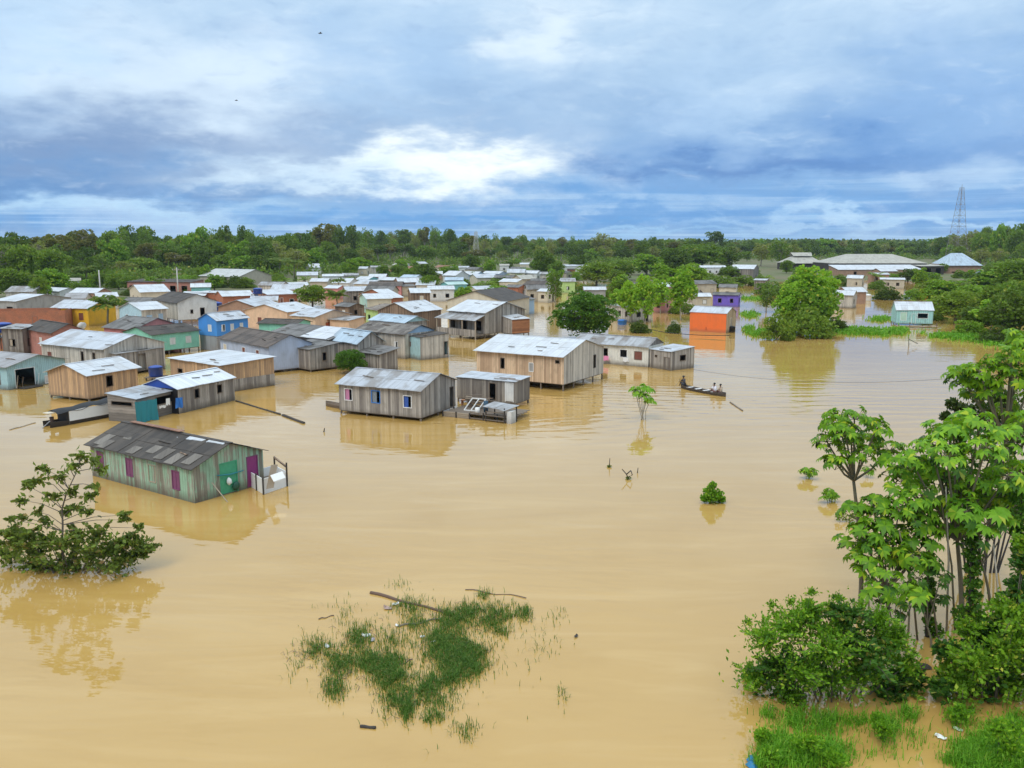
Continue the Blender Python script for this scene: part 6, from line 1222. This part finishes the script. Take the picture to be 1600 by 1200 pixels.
person(incanoe(-Lc*.42, 0, .36), cz+math.pi, 'person in dark clothes and hat paddling at the far left end of the canoe', SK1, plain((.05, .045, .05)), plain((.04, .05, .07)), BLACK, True, .12, True)
person(incanoe(Lc*.28), cz+math.pi, 'person in a white shirt seated in the right half of the canoe, nearer the middle', SK2, plain((.72, .70, .76), .8, .1), plain((.25, .12, .1)), BLACK, True, .14)
person(incanoe(Lc*.40), cz+math.pi, 'person in a tan shirt seated at the right end of the canoe', SK2, plain((.42, .33, .24), .8, .1), plain((.12, .04, .035)), BLACK, False, .08)
for (x, sgn, lb) in ((-Lc*.42-.5, -1, 'paddle held over the side by the hatted person'), (Lc*.28-.5, 1, 'paddle held by the person in the white shirt')):
    p = incanoe(x, .12*sgn, .68); q = incanoe(x-.25, .75*sgn, -.15); r = empty('paddle', p, 0, lb, 'paddle'); P0 = Vector(p); Q = Vector(q)
    MB().tube([(0, 0, .25), Q-P0], [.018, .018], 6).build('shaft', TIMBERL, r); dd = (Q-P0).normalized(); MB().bar(Q-P0-dd*.05, Q-P0+dd*.4, .16, .03).build('blade', TIMBERL, r)
# --- floating poles, logs, planks
def floatlog(name, label, a, b, r0=.06, m_=DTIM, sag=0.0, r1=None, cat='log'):
    pa, pb = P(*a), P(*b); n = 8; pts = [(pa.x+(pb.x-pa.x)*i/n, pa.y+(pb.y-pa.y)*i/n+math.sin(i*1.3)*sag, .02+.01*math.sin(i)) for i in range(n+1)]
    return tag(MB().tube(pts, [r0+((r1 or r0)-r0)*i/n for i in range(n+1)], 7).build(name, m_, None, True), label, cat)
rr = random.Random(17); lst = [(720, 1010, 40, 26), (600, 1040, 46, 22), (690, 965, 50, 14), (780, 965, 30, 14), (560, 1005, 40, 16), (640, 1095, 30, 20), (530, 1060, 20, 24), (480, 1020, 20, 14)]; mb = MB()
for i in range(260):
    q = lst[i % 8]; a = P(rr.gauss(q[0], q[2]*.7), rr.gauss(q[1], q[3]*.7)); th = rr.uniform(0, 3.14); L = rr.uniform(.1, .45); mb.tube([(a.x, a.y, .0), (a.x+L*.5*math.cos(th), a.y+L*.5*math.sin(th), rr.uniform(.02, .12)), (a.x+L*math.cos(th+.4), a.y+L*math.sin(th+.4), .01)], [.008, .007, .004], 3, False)
tag(mb.build('drift_twigs', plain((.17, .12, .09), .9), None), 'fine brown drift twigs tangled through the floating grass patch', 'twigs', kind='stuff')
floatlog('floating_pole', 'pole floating just beyond the right end of the canoe', (1141, 629), (1160, 642), .07, TIMBER, cat='pole')
floatlog('floating_pole', 'long dark pole floating from the corner of the striped-roof cabin', (369, 627), (438, 648), .09, DTIM, cat='pole'); floatlog('floating_plank', 'dark plank adrift beyond the end of the long pole', (442, 649.5), (475, 662), .13, DTIM, cat='plank')
floatlog('sunken_branch', 'thin pale branch afloat behind the covered boat, left', (15, 672), (58, 660), .05, TIMBERL, .3, cat='branch')
floatlog('floating_log', 'broken log lying across the top of the grass patch', (579, 927), (693, 957), .075, plain((.15, .09, .06), .9), .05, .05); floatlog('floating_log', 'second thinner log below the broken log in the grass patch', (622, 980), (690, 967), .04, TIMBER, .08)
floatlog('floating_twig', 'long curved twig on the water above the right end of the grass patch', (727, 922), (822, 934), .02, BROWN, .1, cat='twig'); floatlog('floating_stick', 'short dark stick afloat below the grass patch', (563, 1136), (587, 1138.5), .05, DTIM, cat='stick')
floatlog('floating_stick', 'thin crooked stick inside the grass patch', (620, 1042), (645, 1030), .02, BROWN, .05, cat='stick'); floatlog('floating_twig', 'bent twig just left of the grass patch', (498, 968), (522, 962), .02, BROWN, .05, cat='twig')
for (px, py, s_, m_, lb) in [(618, 944, .16, TRIMW, 'scrap of white rubbish caught under the broken log'), (572, 993, .17, TRIMW, 'white plastic scrap on the left half of the grass patch'), (582, 1000, .13, plain((.5, .42, .5)), 'pinkish scrap beside the white plastic in the grass'), (620, 977, .1, TRIMW, 'white speck of litter by the thinner log'), (660, 995, .1, TRIMW, 'white litter scrap right of the patch centre'),
                             (677, 1003, .1, TRIMW, 'small pale litter scrap just above the densest grass'), (606, 950, .2, plain((.4, .28, .24)), 'brown torn cardboard under the broken log'), (511, 1010, .14, plain((.6, .6, .58)), 'pale scrap at the left end of the grass patch'), (900, 994, .12, DTIM, 'small dark lump floating right of the grass patch'),
                             (1470, 1152, .16, TRIMW, 'white bottle-like litter on the muddy water near the bank'), (1497, 1140, .13, plain((.5, .6, .45)), 'pale green litter beside the white litter near the bank'), (1420, 1052, .12, TRIMW, 'white litter in the channel between thicket and vines'), (1498, 1052, .1, TRIMW, 'white litter caught under the vines'), (1440, 1042, .3, DTIM, 'dark driftwood lump blocking the channel by the thicket'), (1176, 1194, .3, plain((.03, .2, .4)), 'blue plastic sheet at the bottom edge of the bank'), (1392, 1050, .2, plain((.2, .17, .2)), 'grey rag in the channel next to the thicket'), (1560, 1058, .16, plain((.35, .12, .05)), 'dry orange-brown leaf caught in the vines')]:
    p = P(px, py, .03); mb = MB(); rr = random.Random(int(px)); secs = []
    for i in range(6):
        t = i/5; secs.append([(s_*2*(t-.5), s_*(v-.5)*1.1*math.sin(.4+2.4*t)+rr.uniform(-.2, .2)*s_, .02+s_*.5*math.sin(3.14*v)*rr.uniform(.2, 1)) for v in (0, .3, .6, 1)])
    o = mb.loft(secs).build('floating_litter', m_, None, False, (p.x, p.y, .02), (0, 0, rr.uniform(0, 3))); tag(o, lb, 'litter')
a, b = P(515, 634), P(548, 640); d = b-a; r = empty('small_canoe', ((a.x+b.x)/2, (a.y+b.y)/2, .05), math.atan2(d.y, d.x), 'end of a small canoe poking out behind the curtained cabin', 'canoe'); boat_body(MB(), d.length+1, .8, .45, sheer=.1).build('hull', TIMBER, r, True)
a, b = P(1506, 513), P(1530, 511); d = b-a; r = empty('moored_boat', ((a.x+b.x)/2, (a.y+b.y)/2, .1), math.atan2(d.y, d.x), 'grey-brown boat moored under the shady trees on the right', 'boat'); boat_body(MB(), d.length+1, 1.1, .8, sheer=.1, flat=True).build('hull', WOODR, r, True)
r = at_root('walkway', 1430, 512, 0, -8, 'rickety plank walkway in front of the white and teal house', 'walkway')
mb = MB(); mb.box(-3, 3.4, -.5, .5, .25, .32); mb.build('boards', TIMBERL, r)
for x in (-2.8, -1, 1, 3.2): MB().box(x-.06, x+.06, -.45, -.33, -.4, .9 if x in (-1, 3.2) else .4).build('post', TIMBER, r)
MB().bar((-1.2, -1.3, -.05), (3.3, -.3, .55), .07).build('loose_plank', TIMBERL, r)
# --- dark stump with weeds at the lean-to
r = at_root('dead_stump', 1070, 569, 0, 0, 'dark dead stump with green weeds at its foot, right of the lean-to', 'stump')
MB().tube([(0, 0, -.4), (0, 0, .7), (-.05, 0, 1.3), (.02, 0, 1.75), (0, 0, 1.85)], [.1, .12, .2, .24, .12], 9).build('trunk', BLACK, r, True)
rg = np.random.default_rng(4); cl = Cloud(); d = unit(rg, 120); d[:, 2] = abs(d[:, 2]); cl.leaves(d*np.array([.35, .35, .55])*rg.uniform(.3, 1, 120)[:, None], d, .2, .3, .1, rg); link('leaves', cl.mesh('leaves', THK), r)
# --- utility poles, masts, cables
def upole(px, base, top, label, arm=True):
    p = P(px, base); h = zat(p.y, top); r = empty('utility_pole', (p.x, p.y, 0), .3, label, 'utility pole'); MB().tube([(0, 0, -.3), (0, 0, h)], [.2, .13], 8).build('pole', plain((.52, .50, .46), .8, .2), r, True)
    if arm:
        for z in (h-.6, h-1.6): MB().bar((-1.1, 0, z), (1.1, 0, z), .12).build('crossarm', TIMBERL, r)
        for x in (-1, -.4, .4, 1): MB().tube([(x, 0, h-.55), (x, 0, h-.3)], [.05, .03], 6).build('insulator', TRIMW, r)
    return r
upole(158, 470, 422, 'plain concrete pole behind the wide grey-brown roof', False); upole(279, 466, 418, 'concrete pole with two crossarms before the dark brick row')
def mast(px, base, top, wpx_top, wpx_bot, label, m_):
    p = P(px, base); Y = p.y; h = zat(Y, top); b_ = wpx_bot*Y/F/2; t_ = wpx_top*Y/F/2; r = empty('lattice_mast', (p.x, p.y, 0), .4, label, 'mast'); n = 14; w = max(.07, Y*.00028)
    def cor(i, k): f = i/n; s = b_+(t_-b_)*f; return Vector((s*(1 if k in (0, 3) else -1), s*(1 if k < 2 else -1), h*f))
    for k in range(4): MB().bar(cor(0, k), cor(n, k), w*1.3).build('corner_post', m_, r)
    mb = MB()
    for i in range(n):
        for k in range(4):
            j = (k+1) % 4; mb.bar(cor(i+1, k), cor(i+1, j), w*.7); mb.bar(cor(i, k), cor(i+1, j), w*.6) if i % 2 else mb.bar(cor(i, j), cor(i+1, k), w*.6)
    mb.build('lattice', m_, r)
    MB().bar((0, 0, h), (0, 0, h*1.04), w).build('aerial', m_, r)
mast(744, 412, 362, 3, 10, 'lower pale lattice mast standing against the forest in the middle', plain((.5, .48, .42), .7)); mast(1493, 414, 293, 4, 24, 'tall lattice mast rising into the sky at right', plain((.28, .25, .24), .7))
def cable(a, b, za, zb, sag, label, r_=.02, m_=BLACK):
    pa, pb = P(*a, za), P(*b, zb); n = 20; pts = []
    for i in range(n+1):
        t = i/n; pts.append((pa.x+(pb.x-pa.x)*t, pa.y+(pb.y-pa.y)*t, za+(zb-za)*t-sag*4*t*(1-t)))
    return tag(MB().tube(pts, [r_]*(n+1), 4, False).build('cable', m_, None), label, 'cable')
cable((1066, 574), (1500, 590), 1.4, 3.0, .9, 'thin cable sagging over the open water towards the right-hand trees', .014, plain((.15, .13, .12)))
cable((975, 500), (1045, 520), .9, .6, .3, 'dark rope slung from the blue drum to the reedy tuft', .05); cable((1045, 520), (1142, 524), .5, .4, .15, 'dark rope slung from the reedy tuft past the orange house', .05)
# --- two birds
for (px, py, y_, lb) in ((500, 52, 70, 'small dark bird gliding high in the upper left sky'), (369, 157, 90, 'smaller dark bird lower in the left sky')):
    q = at3(px, py, y_); r = empty('bird', q, .3, lb, 'bird'); r.scale = (.75, .75, .75)
    MB().tube([(-.2, 0, 0), (-.05, 0, 0), (.12, 0, .01), (.2, 0, .02), (.25, 0, .015)], [.01, .05, .045, .03, .008], 8).build('body', BLACK, r, True)
    for s in (-1, 1):
        mb = MB(); mb.hexa([(-.05, s*.02, 0), (.08, s*.02, 0), (.1, s*.25, .06), (0, s*.25, .06)], [(-.05, s*.02, .012), (.08, s*.02, .012), (.1, s*.25, .07), (0, s*.25, .07)]); mb.hexa([(0, s*.25, .06), (.1, s*.25, .06), (.0, s*.5, .02), (-.03, s*.5, .02)], [(0, s*.25, .07), (.1, s*.25, .07), (.0, s*.5, .026), (-.03, s*.5, .026)]); mb.build('wing', BLACK, r)
# --- porch clutter of the blue-green house
rr = random.Random(8)
p = P(26, 612, .1)
for i, (lb, dx, w, h, m_) in enumerate([('tall grey board leaning inside the blue-green porch', -1.0, .3, 1.3, TIMBERL), ('dark brown board leaning inside the blue-green porch', -.5, .25, 1.1, BROWN), ('pale plank leaning by the blue-green porch post', 1.1, .25, 1.2, TRIMW)]):
    q = onwall(h6, fr6['R'], .29+dx/6.0, .12); o = MB().bar((0, 0, .05), (.15, .1, h), w, .04).build('leaning_board', m_, None, loc=(q[0], q[1], 0)); tag(o, lb, 'board')
q = onwall(h6, fr6['R'], .3, .55); r = empty('landing_raft', (q[0], q[1], 0), h6.rotation_euler.z, 'small log landing in front of the blue-green porch', 'raft')
for i in range(5): MB().tube([(-.5+.22*i, -1.0, .05), (-.5+.22*i, 1.0, .06)], [.1, .09], 7).build('log', DTIM, r, True)
# ================================================================== haze: the humid air over the flood
mb = MB(); mb.box(-4000, 4000, -300, 4200, -3.0, 60.0); m = bpy.data.materials.new('humid_air'); m.use_nodes = True; m.node_tree.nodes.clear(); k = NB(m.node_tree)
pv = k.n('ShaderNodeVolumePrincipled'); pv.inputs['Color'].default_value = (.72, .82, 1, 1); pv.inputs['Density'].default_value = .00008; pv.inputs['Anisotropy'].default_value = .0
k.l(pv.outputs[0], k.n('ShaderNodeOutputMaterial').inputs['Volume']); tag(mb.build('haze', m), kind='stuff')
